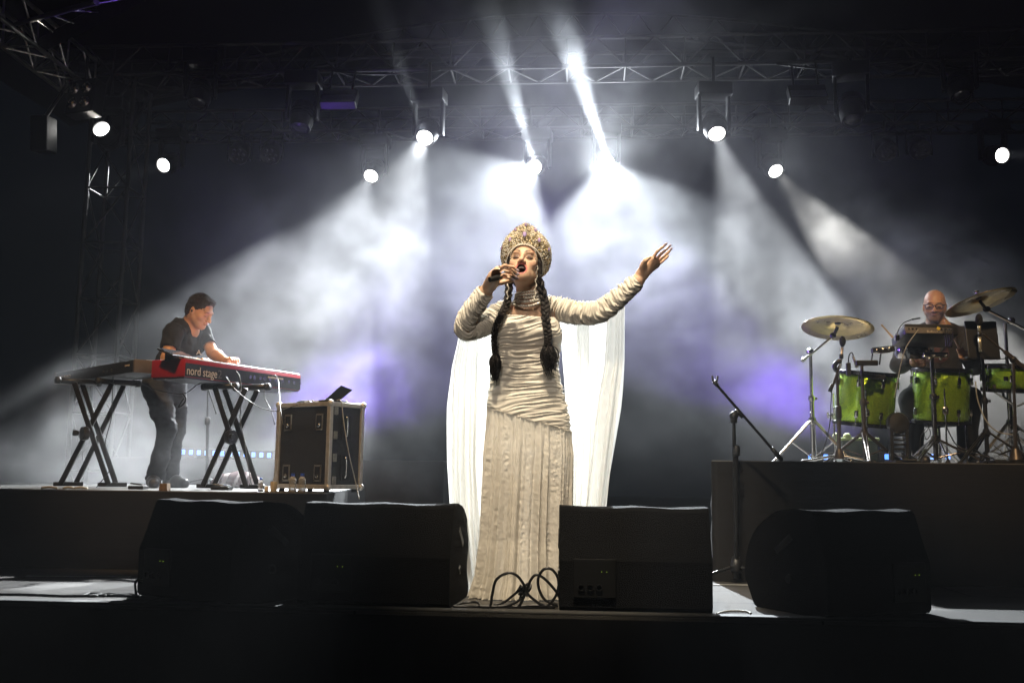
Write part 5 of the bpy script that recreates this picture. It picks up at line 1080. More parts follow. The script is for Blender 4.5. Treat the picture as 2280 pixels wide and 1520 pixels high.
# skirt with gathered pleats
SK = [(905, 1086, 1264, .120), (960, 1083, 1270, .127), (1010, 1079, 1272, .136), (1100, 1078, 1266, .142), (1200, 1074, 1262, .148), (1280, 1064, 1266, .175), (1334, 1046, 1276, .205)]
n_a, n_r = 560, 200; rows = []
tt = np.linspace(0, 1, n_a, endpoint=False)
def pleat(u, s0):
    """closed irregular pleat wave"""
    w = u+.012*np.sin(2*PI*3*u+s0)+.006*np.sin(2*PI*11*u+2*s0)
    return (.55+.35*np.sin(2*PI*5*u+1))*np.sin(2*PI*33*w+s0)+.3*np.sin(2*PI*57*w+1.3+s0)+.5*np.sin(2*PI*14*w+.5)
for i in range(n_r):
    v = i/(n_r-1); pr = pleat((tt+.004*math.sin(v*2.5)) % 1, .4+.15*v); top_g = .45*np.sin(2*PI*95*tt+2*np.sin(2*PI*7*tt))
    cx, sy = np.cos(2*PI*tt), np.sin(2*PI*tt); t0 = seam_py(1176+92*cx)-2; py = t0+(1333-t0)*v; e = 2.3; q = (np.abs(cx)**e+np.abs(sy)**e)**(-1/e)
    S_ = np.array(SK, float); l, r, bd = [np.interp(py, S_[:, 0], S_[:, c_]) for c_ in (1, 2, 3)]
    amp = (.004+.015*min(1, v*2.0)+.010*v)*pr+.004*math.exp(-v*9)*top_g+.006*math.exp(-v*60)
    row = []
    for k in range(n_a):
        c = Wd((l[k]+r[k])/2, py[k], DC); o = np.array(((r[k]-l[k])/2/FPX*DC*cx[k]*q[k], bd[k]*sy[k]*q[k])); nn = o/np.linalg.norm(o); o = o+nn*amp[k]; row.append(c+o[0]*RT+o[1]*FW)
    rows.append(row)
P = np.array(rows); bandm = np.clip(vnoise(P*np.array((1, 1, .12)), 26, 23)*2.2, 0, 1); d = .0015*vnoise(P*np.array((1, 1, .5)), 34, 21)+bandm*(.0030*vnoise(P, 60, 22)+.0018*vnoise(P, 120, 24)); P = P-FW*d[..., None]
P[..., 2] = np.maximum(P[..., 2], .006)
b = MB(); b.grid(P, closed=True); b.build('skirt', m_skirt2, singer, smooth=True)
# seam piping
sp = []
for k in range(121):
    a = 2*PI*k/120; cx, sy = math.cos(a), math.sin(a); py = seam_py(1176+92*cx); l, r, bd = lev(py, SK); aw = (r-l)/2/FPX*DC+.003; bd += .003; c = Wd((l+r)/2, py, DC); e = 2.3; q = (abs(cx)**e+abs(sy)**e)**(-1/e)
    sp.append(c+RT*aw*cx*q+FW*bd*sy*q)
b = MB(); b.tube(sp, .0035, 6, cap=False); b.build('seam', m_dress, singer, smooth=True)
# sleeves
def sleeve(path, rs, seed, n_a=110, per=44):
    pts = smooth_path(path, per); m = len(pts); rr = np.interp(np.linspace(0, 1, m), np.linspace(0, 1, len(rs)), rs)
    T = [(lambda a: a/np.linalg.norm(a))(np.array(pts[min(i+1, m-1)])-np.array(pts[max(i-1, 0)])) for i in range(m)]
    u = np.cross(T[0], FW); u /= np.linalg.norm(u); rows = []; s = 0; S = []
    for i in range(m):
        if i: s += np.linalg.norm(pts[i]-pts[i-1])
        u = u-T[i]*np.dot(u, T[i]); u /= np.linalg.norm(u); w = np.cross(T[i], u); S.append(s)
        rows.append([(pts[i], u, w, rr[i], 2*PI*k/n_a) for k in range(n_a)])
    P = np.zeros((m, n_a, 3))
    for i in range(m):
        a = np.arange(n_a)/n_a*2*PI; ca, sa = np.cos(a), np.sin(a)
        sv = S[i]+.022*np.sin(a+.6)+.012*np.sin(2*a+seed)
        q1 = vnoise(np.stack([ca*1.1, sa*1.1, sv*92], -1), 1.0, seed); q2 = vnoise(np.stack([ca*1.8, sa*1.8, sv*170], -1), 1.0, seed+1)
        e = min(1, i/6, (m-1-i)/5)
        r = rr[i]+e*(.0075*(1-2*np.abs(q1))+.0045*q2)
        _, u0, w0, _, _ = rows[i][0]
        P[i] = pts[i]+(r*ca)[:, None]*u0+(r*sa)[:, None]*w0
    b = MB(); b.grid(P, closed=True)
    e0 = P[-1]; inn = pts[-1]+(e0-pts[-1])*.80-T[-1]*.02; b.grid(np.stack([e0, inn], 0), closed=True)
    return b
sleeve([J(1134, 684, 4.955), J(1112, 702, 4.955), J(1075, 722, 4.93), J(1040, 733, 4.905), J(1040, 712, 4.88), J(1062, 676, 4.83), J(1081, 648, 4.80)], [.046, .058, .054, .050, .047, .044, .039], 31).build('sleeve', m_dress, singer, smooth=True)
sleeve([J(1214, 678, 4.955), J(1246, 688, 4.95), J(1290, 697, 4.93), J(1335, 693, 4.90), J(1375, 664, 4.88), J(1421, 624, 4.85)], [.044, .057, .056, .052, .047, .037], 47).build('sleeve', m_dress, singer, smooth=True)
# trailing sheer sleeve panels
def panel(rows_px, d0, d1, seed, amp0=.004, amp1=.032, nf=7, n_u=110, n_v=90):
    R = np.array(rows_px, float); P = np.zeros((n_v, n_u, 3)); u = np.linspace(0, 1, n_u)
    ph = 1.2*vnoise(np.stack([u*3, u*0+seed, u*0], -1), 1.0, seed)
    for i in range(n_v):
        v = i/(n_v-1); pl, yl, pr, yr = [np.interp(v, R[:, 0], R[:, j]) for j in range(1, 5)]
        am = amp0+(amp1-amp0)*v**.6; pl += 4*math.sin(v*6.5+seed)*min(1, v*4); pr += 4*math.sin(v*5.5+seed*1.7)*min(1, v*4)
        w = np.sin(u*nf*2*PI+ph*3+.5*math.sin(v*3+seed))+.5*np.sin(u*nf*3.7+seed+v)+.3*np.sin(u*nf*9+seed*2)
        uu = u+.035*min(1, v*3)*np.sin(u*nf*2*PI+ph*3+1.2)
        for k in range(n_u):
            dd = d0+(d1-d0)*v+am*w[k]*.6
            P[i, k] = Wd(pl+(pr-pl)*uu[k], yl+(yr-yl)*uu[k], dd)
    P[..., 2] = np.maximum(P[..., 2], .005)
    return P
b = MB()
b.grid(panel([(0, 1024, 738, 1100, 738), (.12, 1008, 815, 1097, 815), (.28, 1000, 905, 1094, 905), (.5, 997, 1035, 1090, 1035), (.72, 1000, 1165, 1094, 1160), (1, 1030, 1329, 1100, 1329)], 4.975, 5.05, 3))
b.grid(panel([(0, 1026, 738, 1064, 744), (.12, 1011, 815, 1062, 815), (.28, 1003, 905, 1064, 905), (.5, 1000, 1035, 1062, 1035), (.72, 1004, 1165, 1068, 1160), (1, 1034, 1327, 1078, 1327)], 4.93, 4.97, 5, nf=4))
b.build('sleeve_panel', m_sheer, singer, smooth=True)
b = MB()
b.grid(panel([(0, 1246, 716, 1391, 676), (.12, 1251, 815, 1387, 800), (.3, 1258, 905, 1378, 905), (.5, 1262, 1015, 1363, 1020), (.75, 1258, 1165, 1342, 1165), (1, 1248, 1327, 1325, 1327)], 4.985, 5.06, 8, nf=6))
b.grid(panel([(0, 1352, 702, 1390, 680), (.12, 1346, 815, 1389, 800), (.3, 1333, 905, 1381, 905), (.5, 1318, 1015, 1366, 1020), (.75, 1296, 1165, 1345, 1165), (1, 1280, 1327, 1327, 1327)], 4.94, 4.99, 9, nf=3))
b.grid(panel([(0, 1282, 708, 1312, 704), (.12, 1284, 815, 1314, 810), (.3, 1286, 905, 1316, 905), (.5, 1284, 1015, 1312, 1020), (.75, 1276, 1165, 1304, 1165), (1, 1262, 1327, 1290, 1327)], 4.95, 5.0, 14, nf=2, n_u=50))
b.build('sleeve_panel', m_sheer, singer, smooth=True)

# --- hair: cap, braids, tails, stray strands
f = Field(HC-.16, HC+.16, .004)
f.ell(hl((0, -.022, .040)), (.080, .098, .090), HR, .01); f.ell(hl((0, -.05, -.03)), (.070, .062, .07), HR, .03)
for q in (-1, 1): f.cone(hl((q*.070, .018, .03)), hl((q*.071, -.012, -.06)), .014, .013, .02)
f.ell(hl((0, .062, -.012)), (.066, .075, .082), HR, .008, sub=True)
f.displace(lambda X: .003*vnoise(X, 70, 4), .02); f.build('hair', m_hair, singer)
def braid(path, r0, r1, turns):
    pts = smooth_path(path, 30); m = len(pts); b = MB()
    for s in range(3):
        q = []; rr = []
        for i, p in enumerate(pts):
            t = i/(m-1); a = t*turns*2*PI+s*2*PI/3; w = r0+(r1-r0)*t
            tan = np.array(pts[min(i+1, m-1)])-np.array(pts[max(i-1, 0)]); tan /= np.linalg.norm(tan); sx = np.cross(tan, FW); sx /= np.linalg.norm(sx)
            q.append(p+sx*w*.85*math.sin(a)+FW*w*.55*math.sin(2*a)); rr.append(w*(.62+.05*math.sin(i*1.7+s)))
        b.tube(q, rr, 10)
    return b
def strands(b, base, tip, n, spread0, spread1, r=.0011, belly=.0):
    base, tip = np.array(base), np.array(tip)
    for _ in range(n):
        d = rng.normal(size=3); d -= 0; d0 = base+d*spread0*.4; d2 = tip+rng.normal(size=3)*spread1*.5+np.array((0, 0, rng.uniform(-.02, .035)))
        mid = (d0+d2)/2+d/np.linalg.norm(d)*belly*rng.uniform(.5, 1); b.tube(smooth_path([d0, d0*.6+mid*.4+d/np.linalg.norm(d)*belly*.4, mid, d2], 3), [r*1.6]*6+[r*1.4, r*1.2, r, r*.4][-4:], 4)
L1 = [hl((.066, -.01, -.05)), J(1130, 668, 4.90), J(1117, 700, 4.845), J(1104, 728, 4.83), J(1100, 760, 4.825), J(1103, 791, 4.83)]
L2 = [hl((-.066, -.01, -.05)), J(1212, 668, 4.89), J(1214, 700, 4.835), J(1219, 735, 4.815), J(1221, 757, 4.812), J(1219, 772, 4.818)]
braid(L1, .0150, .0105, 6.0).build('braid', m_hair, singer, smooth=True)
braid(L2, .0155, .0145, 4.8).build('braid', m_hair, singer, smooth=True)
b = MB(); strands(b, J(1103, 792, 4.83), J(1101, 840, 4.835), 150, .012, .018, .0016, .022); b.sphere(J(1103, 815, 4.832), (.016, .014, .042), 12, 8); b.build('hair_tail', m_hair, singer, smooth=True)
b = MB(); strands(b, J(1219, 773, 4.818), J(1227, 820, 4.82), 170, .014, .032, .0016, .03); b.sphere(J(1222, 793, 4.82), (.022, .018, .036), 12, 8); b.build('hair_tail', m_hair, singer, smooth=True)
for c in (J(1103, 791, 4.83), J(1219, 772, 4.818)):
    b = MB(); b.lathe([(.010, -.004), (.0125, 0), (.010, .004)], 12, c); b.build('hair_tie', m_hair, singer, smooth=True)
b = MB()
for _ in range(46):
    s = rng.uniform(.2, 1); px0, py0 = (1217+rng.uniform(-3, 6), 640+60*s); e = J(px0+rng.uniform(2, 16), py0+rng.uniform(-4, 26), 4.9); b.tube(smooth_path([J(px0, py0, 4.88), J(px0+rng.uniform(2, 9), py0+4, 4.9), e], 3), .00055, 3)
for _ in range(24):
    s = rng.uniform(0, 1); px0, py0 = (1124-18*s, 668+60*s); b.tube(smooth_path([J(px0, py0, 4.85), J(px0-rng.uniform(3, 8), py0+rng.uniform(-8, 4), 4.86), J(px0-rng.uniform(5, 13), py0+rng.uniform(-8, 12), 4.87)], 3), .00055, 3)
b.build('stray_hair', m_hair, singer)['kind'] = 'stuff'
# --- pearl necklace, five strands
def strand_of(center, rx, ry, drop, tilt, r, n, name='pearl_strand'):
    b = MB()
    for k in range(n):
        a = PI+PI*1.0*(k+.5)/n if False else 2*PI*k/n
        x, y = rx*math.cos(a), ry*math.sin(a); zf = -drop*max(0, -math.sin(a))**1.5+tilt*math.cos(a)
        b.sphere(np.array(center)+RT*x+FW*y+UP*zf, r*rng.uniform(.92, 1.08), 8, 6)
    b.build(name, m_pearl, singer, smooth=True)
for (py, rx, ry, dr, r, n) in ((653, .057, .060, .002, .0066, 30), (659, .059, .064, .004, .0068, 30), (665, .062, .070, .008, .0072, 30), (670, .068, .078, .016, .0076, 32), (674, .072, .084, .030, .0066, 38)): strand_of(J(1174, py, 4.952), rx, ry, dr, .007, r, n)
# --- headdress
def crown_pt(phi, v, off=0.0):
    t = abs(phi)/110; zb = .064-.105*t**1.9; zt = .171-.087*(abs(phi)/90)**1.05
    sb = np.array((.078*math.sin(rad(phi)), .088*math.cos(rad(phi))-.006)); st = np.array((.114*math.sin(rad(phi)), .098*math.cos(rad(phi))-.014))
    bul = .012*math.sin(PI*v); xy = sb+(st-sb)*v**.55; nn = xy/np.linalg.norm(xy); xy = xy+nn*(bul+off)
    return hl((xy[0], xy[1], zb+(zt-zb)*v))
P = np.array([[crown_pt(p, v) for p in np.linspace(-112, 112, 61)] for v in np.linspace(0, 1, 20)]); P2 = np.array([[crown_pt(p, v, -.012) for p in np.linspace(-112, 112, 61)] for v in np.linspace(0, 1, 20)])
b = MB(); b.grid(P); b.grid(P2); b.grid(np.stack([P[-1], P2[-1]], 0)); b.grid(np.stack([P[0], P2[0]], 0)); b.grid(np.stack([P[:, 0], P2[:, 0]], 0)); b.grid(np.stack([P[:, -1], P2[:, -1]], 0))
b.build('headdress', mat('headdress_cloth', (.13, .10, .055), .6, var=.5, vscale=60), singer, smooth=True)
bp_, bg = MB(), MB()
for i in range(2600):
    phi = rng.uniform(-110, 110); v = rng.uniform(.06, 1.0); r = rng.uniform(.0018, .0040)
    (bp_ if rng.random() < .42 else bg).sphere(crown_pt(phi, v, r*.6), r, 6, 4)
for i in range(230):
    phi = rng.uniform(-108, 108); r = rng.uniform(.0018, .0042)*(1.1 if abs(phi) < 30 else 1); (bp_ if rng.random() < .5 else bg).sphere(crown_pt(phi, 1.0, -.005)+HR@np.array((0, 0, rng.uniform(0, .014 if abs(phi) < 35 else .007))), r, 6, 4)
for k in range(70):
    phi = -108+216*k/69; bp_.sphere(crown_pt(phi, .02, .004), .0036, 6, 4)
bp_.build('pearl_beads', m_pearl, singer, smooth=True)['kind'] = 'stuff'; bg.build('gold_beads', m_gold, singer, smooth=True)['kind'] = 'stuff'
for (phi, v, s) in ((0, .42, 1.15), (-34, .44, 1.0), (34, .44, 1.0), (-64, .50, .85), (64, .50, .85), (0, .93, .7), (-22, .88, .7), (22, .88, .7)):
    c = crown_pt(phi, v, .006); n = crown_pt(phi, v, .02)-c; Mx = frame(n, HR[:, 2])
    g = MB(); g.lathe([(.0085*s, 0), (.0092*s, .002), (.006*s, .0055), (.0025*s, .0068)], 8, c, Mx@np.diag([1, 1.4, 1])); g.build('gem', m_gem, singer)
    g = MB()
    for k in range(14):
        a = 2*PI*k/14; g.sphere(c+Mx@np.array((.0115*s*math.cos(a), .0158*s*math.sin(a), .0012)), .0021, 6, 4)
    g.build('gem_setting', m_gold, singer, smooth=True)
# pearl strings framing the face and hanging beside it
b = MB()
for k in range(30):
    t = -1+2*k/29; b.sphere(hl((.060*math.sin(t*1.9), .060+.030*math.cos(t*1.75), .060-.075*abs(t)**2.2)), .0030, 6, 4)
for q in (-1, 1):
    for k in range(26):
        b.sphere(hl((q*(.064+.004*math.sin(k)), .03-.001*k, -.018-k*.0064)), .0028 if k % 5 else .0042, 6, 4)
b.build('pearl_string', m_pearl, singer, smooth=True)
# --- in-ear monitor
b = MB(); b.sphere(hl((-.078, -.004, -.012)), (.008, .008, .009), 8, 6); b.tube(smooth_path([hl((-.08, -.004, -.012)), hl((-.084, -.02, .015)), hl((-.078, -.035, -.02)), hl((-.06, -.05, -.1))], 6), .0018, 5)
b.build('earphone', mat('earphone', (.35, .33, .3), .3), singer, smooth=True)
# --- microphone (held)
mic = thing('microphone', 'black handheld microphone in the singer\'s fist at her mouth', 'microphone', J(1135, 608, 4.715))
a0, a1 = H(1107, 618, 4.655), H(1154, 606, 4.725); d = (a1-a0)/np.linalg.norm(a1-a0); Mx = frame(d)
b = MB(); b.lathe([(.006, -.03), (.0125, -.028), (.0135, -.01), (.0140, .04), (.0165, .09), (.0175, .097)], 20, a0, Mx); b.build('handle', M['black_metal'], mic, smooth=True, angle=40)
b = MB(); b.sphere(a0+d*.112, .0225, 16, 12); b.lathe([(.0235, -.004), (.0245, 0), (.0235, .004)], 18, a0+d*.108, Mx); b.build('grille', mat('mic_grille', (.12, .12, .12), .35, .8, bump=1, bscale=500), mic, smooth=True)
# ------------------------------------------------------------------ the keyboardist
kp = thing('person', 'keyboardist in black t-shirt and jeans bending over the red piano', 'person', Wd(365, 1085, 7.3)*np.array((1, 1, 0))+UPV*LZ)
KC = Wd(445, 694, 7.32); KR = face_frame(76, -27, 2); kl_ = lambda p: KC+KR@np.array(p, float)
f = Field(KC+np.array((-.52, -.62, -.56)), KC+np.array((.46, .52, .17)), .0042)
add_head(f, KC, KR, 1.0)
f.chain([kl_((0, -.03, -.05)), Wd(420, 727, 7.36)], [.056, .062], .03)
f.chain([Wd(418, 738, 7.36), Wd(398, 780, 7.36)], [.08, .09], .04)
sn, en, hn = Wd(386, 742, 7.16), Wd(372, 797, 7.05), Wd(432, 806, 6.93); sf_, ef, hf = Wd(452, 742, 7.52), Wd(474, 786, 7.40), Wd(505, 804, 7.22)
for a, b_, c in ((sn, en, hn), (sf_, ef, hf)):
    f.chain([Wd(412, 748, 7.36), a], [.06, .048], .03); f.chain([a, b_], [.05, .041], .02); f.chain([b_, b_*.7+c*.3, c], [.042, .042, .026], .02)
    d = flat(c-b_); s = np.cross(d, UPV); kn_ = [c+d*.07+s*x+UPV*.004 for x in (-.028, -.009, .010, .027)]
    for q in kn_: f.cone(c, q, .024, .013, .015)
    add_fingers(f, [[q, q+d*.035+UPV*.010, q+d*.058-UPV*.006, q+d*.068-UPV*.024] for q in kn_], .0088, .0065, .005)
    add_fingers(f, [[c+d*.02-s*.02, c+d*.05-s*.045-UPV*.008, c+d*.075-s*.05-UPV*.02]], .012, .008, .008)
def kcol(V):
    C = np.tile((.50, .275, .155), (len(V), 1)); p = head_local(V, KC, KR); C = C*(1+.05*vnoise(V, 50, 6)[:, None])
    C = blend(C, .6*ellmask(p, (0, .09, -.0555), (.024, .03, .012), .6), (.42, .14, .11))
    for q in (-1, 1):
        C = blend(C, .7*ellmask(p, (q*.031, .085, -.004), (.018, .03, .006), .5), (.06, .03, .025))
        C = blend(C, .8*ellmask(p, (q*.032, .085, .026), (.024, .03, .006), .5), (.05, .03, .02))
    hm = np.clip((p[:, 2]-.022-.35*np.maximum(0, p[:, 1]-.02))/.02, 0, 1)*np.clip((.062-p[:, 1])/.02, 0, 1)+np.clip((-.035-p[:, 1])/.02, 0, 1)*(p[:, 2] > -.075)*(p[:, 2] < .08); C = blend(C, np.clip(hm, 0, 1)*.9, (.035, .022, .015))
    jaw = np.clip((-.035-p[:, 2])/.03, 0, 1)*np.clip((p[:, 1]+.01)/.03, 0, 1)*(p[:, 2] > -.13); C = blend(C, .22*jaw, (.22, .13, .09)); return C
f.build('body', m_skin, kp, kcol)
f = Field(KC-.16, KC+.17, .0035)
f.ell(kl_((0, -.017, .041)), (.0785, .0995, .0885), KR, .01); f.ell(kl_((0, -.055, -.012)), (.068, .058, .068), KR, .03); f.ell(kl_((0, .045, .102)), (.048, .040, .020), KR, .03)
f.ell(kl_((0, .100, -.005)), (.085, .062, .098), KR, .006, sub=True)
for q in (-1, 1): f.ell(kl_((q*.085, .052, -.025)), (.03, .050, .060), KR, .008, sub=True); f.ell(kl_((q*.080, -.006, -.022)), (.020, .020, .030), KR, .006, sub=True)
f.cut(kl_((0, -.05, -.068)), KR@np.array((0, 0, -1.0)))
f.displace(lambda X: .0025*vnoise(X, 90, 7)+.002*vnoise(X, 190, 9), .02)
m_khair = mat('brown_hair', (.026, .017, .012), .55, spec=.3, var=.4, vscale=80, bump=1, bscale=300)
f.build('hair', m_khair, kp, relax=0)
b = MB()
for _ in range(900):
    th, ph_ = rng.uniform(-PI, PI), rng.uniform(.05, 1.0); o_ = np.array((math.sin(th)*math.sin(ph_*1.7), math.cos(th)*math.sin(ph_*1.7), math.cos(ph_*1.7)))
    q_ = np.array((0, -.017, .041))+o_*np.array((.077, .098, .087))
    if q_[1] > .062 and q_[2] < .085 or q_[2] < .0 and q_[1] > -.03: continue
    t_ = np.array((rng.normal()*.4, rng.normal()*.4+.75*(q_[1] > 0), .1)); t_ = t_-o_*np.dot(t_, o_); e_ = q_+o_*rng.uniform(.004, .010)+t_*rng.uniform(.006, .016); b.tube([kl_(q_), kl_((q_+e_)/2+o_*.004), kl_(e_)], [.0016, .0013, .0004], 3, cap=False)
b.build('hair_strands', m_khair, kp)['kind'] = 'stuff'
b = MB(); b.sphere(kl_((.082, -.006, -.006)), (.007, .008, .009), 10, 8, KR); b.tube(smooth_path([kl_((.084, -.006, -.006)), kl_((.088, -.028, .012)), kl_((.078, -.045, -.02)), kl_((.05, -.07, -.10))], 5), .0022, 5); b.build('earphone', M['black_plastic'], kp, smooth=True)
# t-shirt
f = Field(Wd(385, 845, 7.35)+np.array((-.45, -.5, -.2)), Wd(420, 700, 7.35)+np.array((.42, .5, .12)), .006)
f.chain([Wd(408, 752, 7.36), Wd(385, 800, 7.36), Wd(364, 846, 7.34)], [.105, .100, .112], .06)
f.cone(Wd(426, 738, 7.42), Wd(394, 732, 7.27), .074, .070, .05); f.cone(Wd(412, 728, 7.42), Wd(404, 727, 7.33), .070, .070, .04); f.cone(Wd(432, 770, 7.45), Wd(384, 770, 7.22), .085, .08, .05)
f.cone(Wd(424, 745, 7.46), sf_, .068, .062, .04); f.cone(Wd(400, 742, 7.26), sn, .070, .066, .04)
f.cone(sn, sn*.30+en*.70, .064, .064, .03); f.cone(sf_, sf_*.22+ef*.78, .060, .060, .03)
f.displace(lambda X: .010*vnoise(X, 9, 31)+.008*(1-2*np.abs(vnoise(X+.3*X[:, ::-1], 15, 33)))*.6+.004*vnoise(X*np.array((1, 1, .5)), 30, 32), .03)
f.cone(kl_((0, -.03, -.03)), Wd(422, 722, 7.36), .060, .060, .008, sub=True)
for s_, e_ in ((sn, en), (sf_, ef)):
    dd = (e_-s_)/np.linalg.norm(e_-s_); q = s_+(e_-s_)*.72; f.cone(q+dd*.05, q+dd*.2, .085, .085, .004, sub=True)
f.build('t_shirt', mat('black_tshirt', (.018, .017, .0165), .9, spec=.2, var=.2, vscale=20, bump=.3, bscale=200), kp, relax=2)
text_mesh('shirt_print', 'A.', .05, Wd(437, 789, 7.10), (.9, .43, -.05), UPV, mat('white_print', (.5, .5, .5), .6), kp)
# jeans
f = Field(Wd(360, 1086, 7.3)+np.array((-.30, -.40, -.02)), Wd(370, 830, 7.3)+np.array((.34, .42, .05)), .006)
f.cone(Wd(350, 860, 7.27), Wd(384, 860, 7.41), .105, .10, .05); f.cone(Wd(362, 846, 7.34), Wd(365, 868, 7.34), .124, .118, .05)
f.chain([Wd(350, 870, 7.27), Wd(361, 915, 7.20), Wd(372, 955, 7.15), Wd(358, 1015, 7.20), Wd(345, 1066, 7.26)], [.098, .080, .064, .058, .068], .03)
f.chain([Wd(384, 870, 7.41), Wd(392, 910, 7.39), Wd(394, 950, 7.37), Wd(384, 1015, 7.38), Wd(378, 1064, 7.38)], [.094, .077, .062, .056, .066], .03)
f.displace(lambda X: .006*vnoise(X*np.array((1, 1, 1.6)), 12, 41)+.004*vnoise(X*np.array((.8, .8, 2)), 26, 42), .03)
zc = LZ+.055; f.cut((0, 0, zc), (0, 0, -1))
f.build('jeans', mat('dark_jeans', (.035, .037, .042), .85, spec=.25, var=.3, vscale=25, bump=.3, bscale=240), kp, relax=2)
def shoe(par_, heel, toe, m):
    heel, toe = np.array(heel), np.array(toe); d = flat(toe-heel); f = Field(np.minimum(heel, toe)-.09, np.maximum(heel, toe)+.14, .005); z = heel[2]
    f.chain([heel+UPV*.04, heel*.5+toe*.5+UPV*.042, toe+UPV*.032], [.042, .044, .036], .03); f.cone(heel+UPV*.05+d*.02, heel+UPV*.10+d*.01, .042, .046, .03); f.cut((0, 0, z+.001), (0, 0, -1)); f.build('shoe', m, par_)
m_shoe = mat('dark_shoe', (.03, .027, .025), .4, var=.3, vscale=30)
zf = lambda px, d: (lambda q: np.array((q[0], q[1], LZ)))(Wd(px, 1080, d))
shoe(kp, zf(340, 7.27), zf(345, 7.27)+np.array((.06, -.16, 0)), m_shoe); shoe(kp, zf(375, 7.39), zf(375, 7.39)+np.array((.16, -.10, 0)), m_shoe)
# ------------------------------------------------------------------ the drummer
dp = thing('person', 'bald bearded drummer in glasses and dark jacket behind the drums', 'person', on_riser(2090, 7.4))
DCn = Wd(2081, 682, 7.42); DR = face_frame(-20, -10, -3); dl = lambda p: DCn+DR@np.array(p, float)
f = Field(DCn+np.array((-.46, -.62, -.60)), DCn+np.array((.42, .30, .17)), .0042)
add_head(f, DCn, DR, 1.0)
f.chain([dl((0, -.03, -.05)), Wd(2088, 737, 7.46)], [.058, .066], .03); f.cone(Wd(2088, 745, 7.48), Wd(2090, 800, 7.48), .12, .12, .05)
sR, eR, hR = Wd(2022, 752, 7.42), Wd(2003, 812, 7.22), Wd(2036, 806, 7.05); sL, eL, hL = Wd(2156, 752, 7.42), Wd(2172, 815, 7.25), Wd(2145, 790, 6.98)
for a, b_, c in ((sR, eR, hR), (sL, eL, hL)): f.chain([Wd(2088, 750, 7.46), a, b_, c], [.07, .05, .04, .028], .03)
def grip(f, c, d_in, n_out):
    d = flat(d_in); s = np.cross(d, UPV); out = []
    for x in (-.027, -.009, .010, .027): q = c+d*.055+s*x*.3+UPV*x; f.cone(c, q, .026, .014, .015); out.append([q, q+d*.022+n_out*.012, q+d*.016+n_out*.036, q-d*.010+n_out*.036])
    add_fingers(f, out, .0092, .007, .005); add_fingers(f, [[c+d*.02+UPV*.02, c+d*.05+UPV*.035+n_out*.01, c+d*.06+UPV*.03+n_out*.03]], .012, .008, .008)
grip(f, hR, (.6, -.7, 0), np.array((-.3, -.9, 0))); grip(f, hL, (-.4, -.9, 0), np.array((-.8, -.3, 0)))
def dcol(V):
    C = np.tile((.52, .29, .17), (len(V), 1)); p = head_local(V, DCn, DR); C = C*(1+.05*vnoise(V, 50, 6)[:, None])
    C = blend(C, .6*ellmask(p, (0, .09, -.0555), (.024, .03, .012), .6), (.40, .13, .10))
    for q in (-1, 1):
        C = blend(C, .7*ellmask(p, (q*.031, .085, -.003), (.018, .03, .006), .5), (.06, .03, .025)); C = blend(C, .8*ellmask(p, (q*.032, .085, .027), (.025, .03, .006), .5), (.06, .035, .025))
    beard = np.clip((-.036-p[:, 2])/.02, 0, 1)*np.clip((p[:, 1]-.012)/.03, 0, 1)*(p[:, 2] > -.13); mouth = ellmask(p, (0, .09, -.056), (.026, .04, .014), .5); mus = ellmask(p, (0, .095, -.041), (.028, .03, .008), .5)
    C = blend(C, .75*np.clip(beard+mus-mouth, 0, 1), (.075, .05, .04)); return C
f.build('body', m_skin, dp, dcol)
# glasses
m_fr = mat('spectacle_frame', (.012, .012, .014), .3)
for q in (-1, 1):
    pts = [dl((q*.033+.026*math.copysign(abs(math.cos(t))**.6, math.cos(t)), .106-.06*(abs(q*.033+.026*math.cos(t))/.07)**2*.3, -.002+.018*math.copysign(abs(math.sin(t))**.6, math.sin(t)))) for t in np.linspace(0, 2*PI, 25)]
    b = MB(); b.tube(pts, .0030, 6, cap=False); b.tube([dl((q*.059, .098, .012)), dl((q*.080, .06, .012)), dl((q*.082, -.01, .006))], .0028, 6)
    if q == 1: b.tube(smooth_path([dl((-.009, .108, .006)), dl((0, .114, .009)), dl((.009, .108, .006))], 4), .0028, 6)
    b.tube([dl((q*.009, .107, .014)), dl((q*.033, .108, .0175)), dl((q*.059, .099, .014))], .0036, 6); b.build('glasses_frame', m_fr, dp, smooth=True)
m_gl = bpy.data.materials.new('spectacle_lens'); m_gl.use_nodes = True; _n = m_gl.node_tree.nodes; _t = _n.new('ShaderNodeBsdfTransparent'); _g = _n.new('ShaderNodeBsdfGlossy'); _g.inputs['Roughness'].default_value = .05; _x = _n.new('ShaderNodeMixShader'); _x.inputs[0].default_value = .08
m_gl.node_tree.links.new(_t.outputs[0], _x.inputs[1]); m_gl.node_tree.links.new(_g.outputs[0], _x.inputs[2]); m_gl.node_tree.links.new(_x.outputs[0], _n['Material Output'].inputs['Surface'])
for q in (-1, 1): b = MB(); b.sphere(dl((q*.033, .103, -.002)), (.025, .002, .017), 14, 8, DR); b.build('glasses_lens', m_gl, dp, smooth=True)
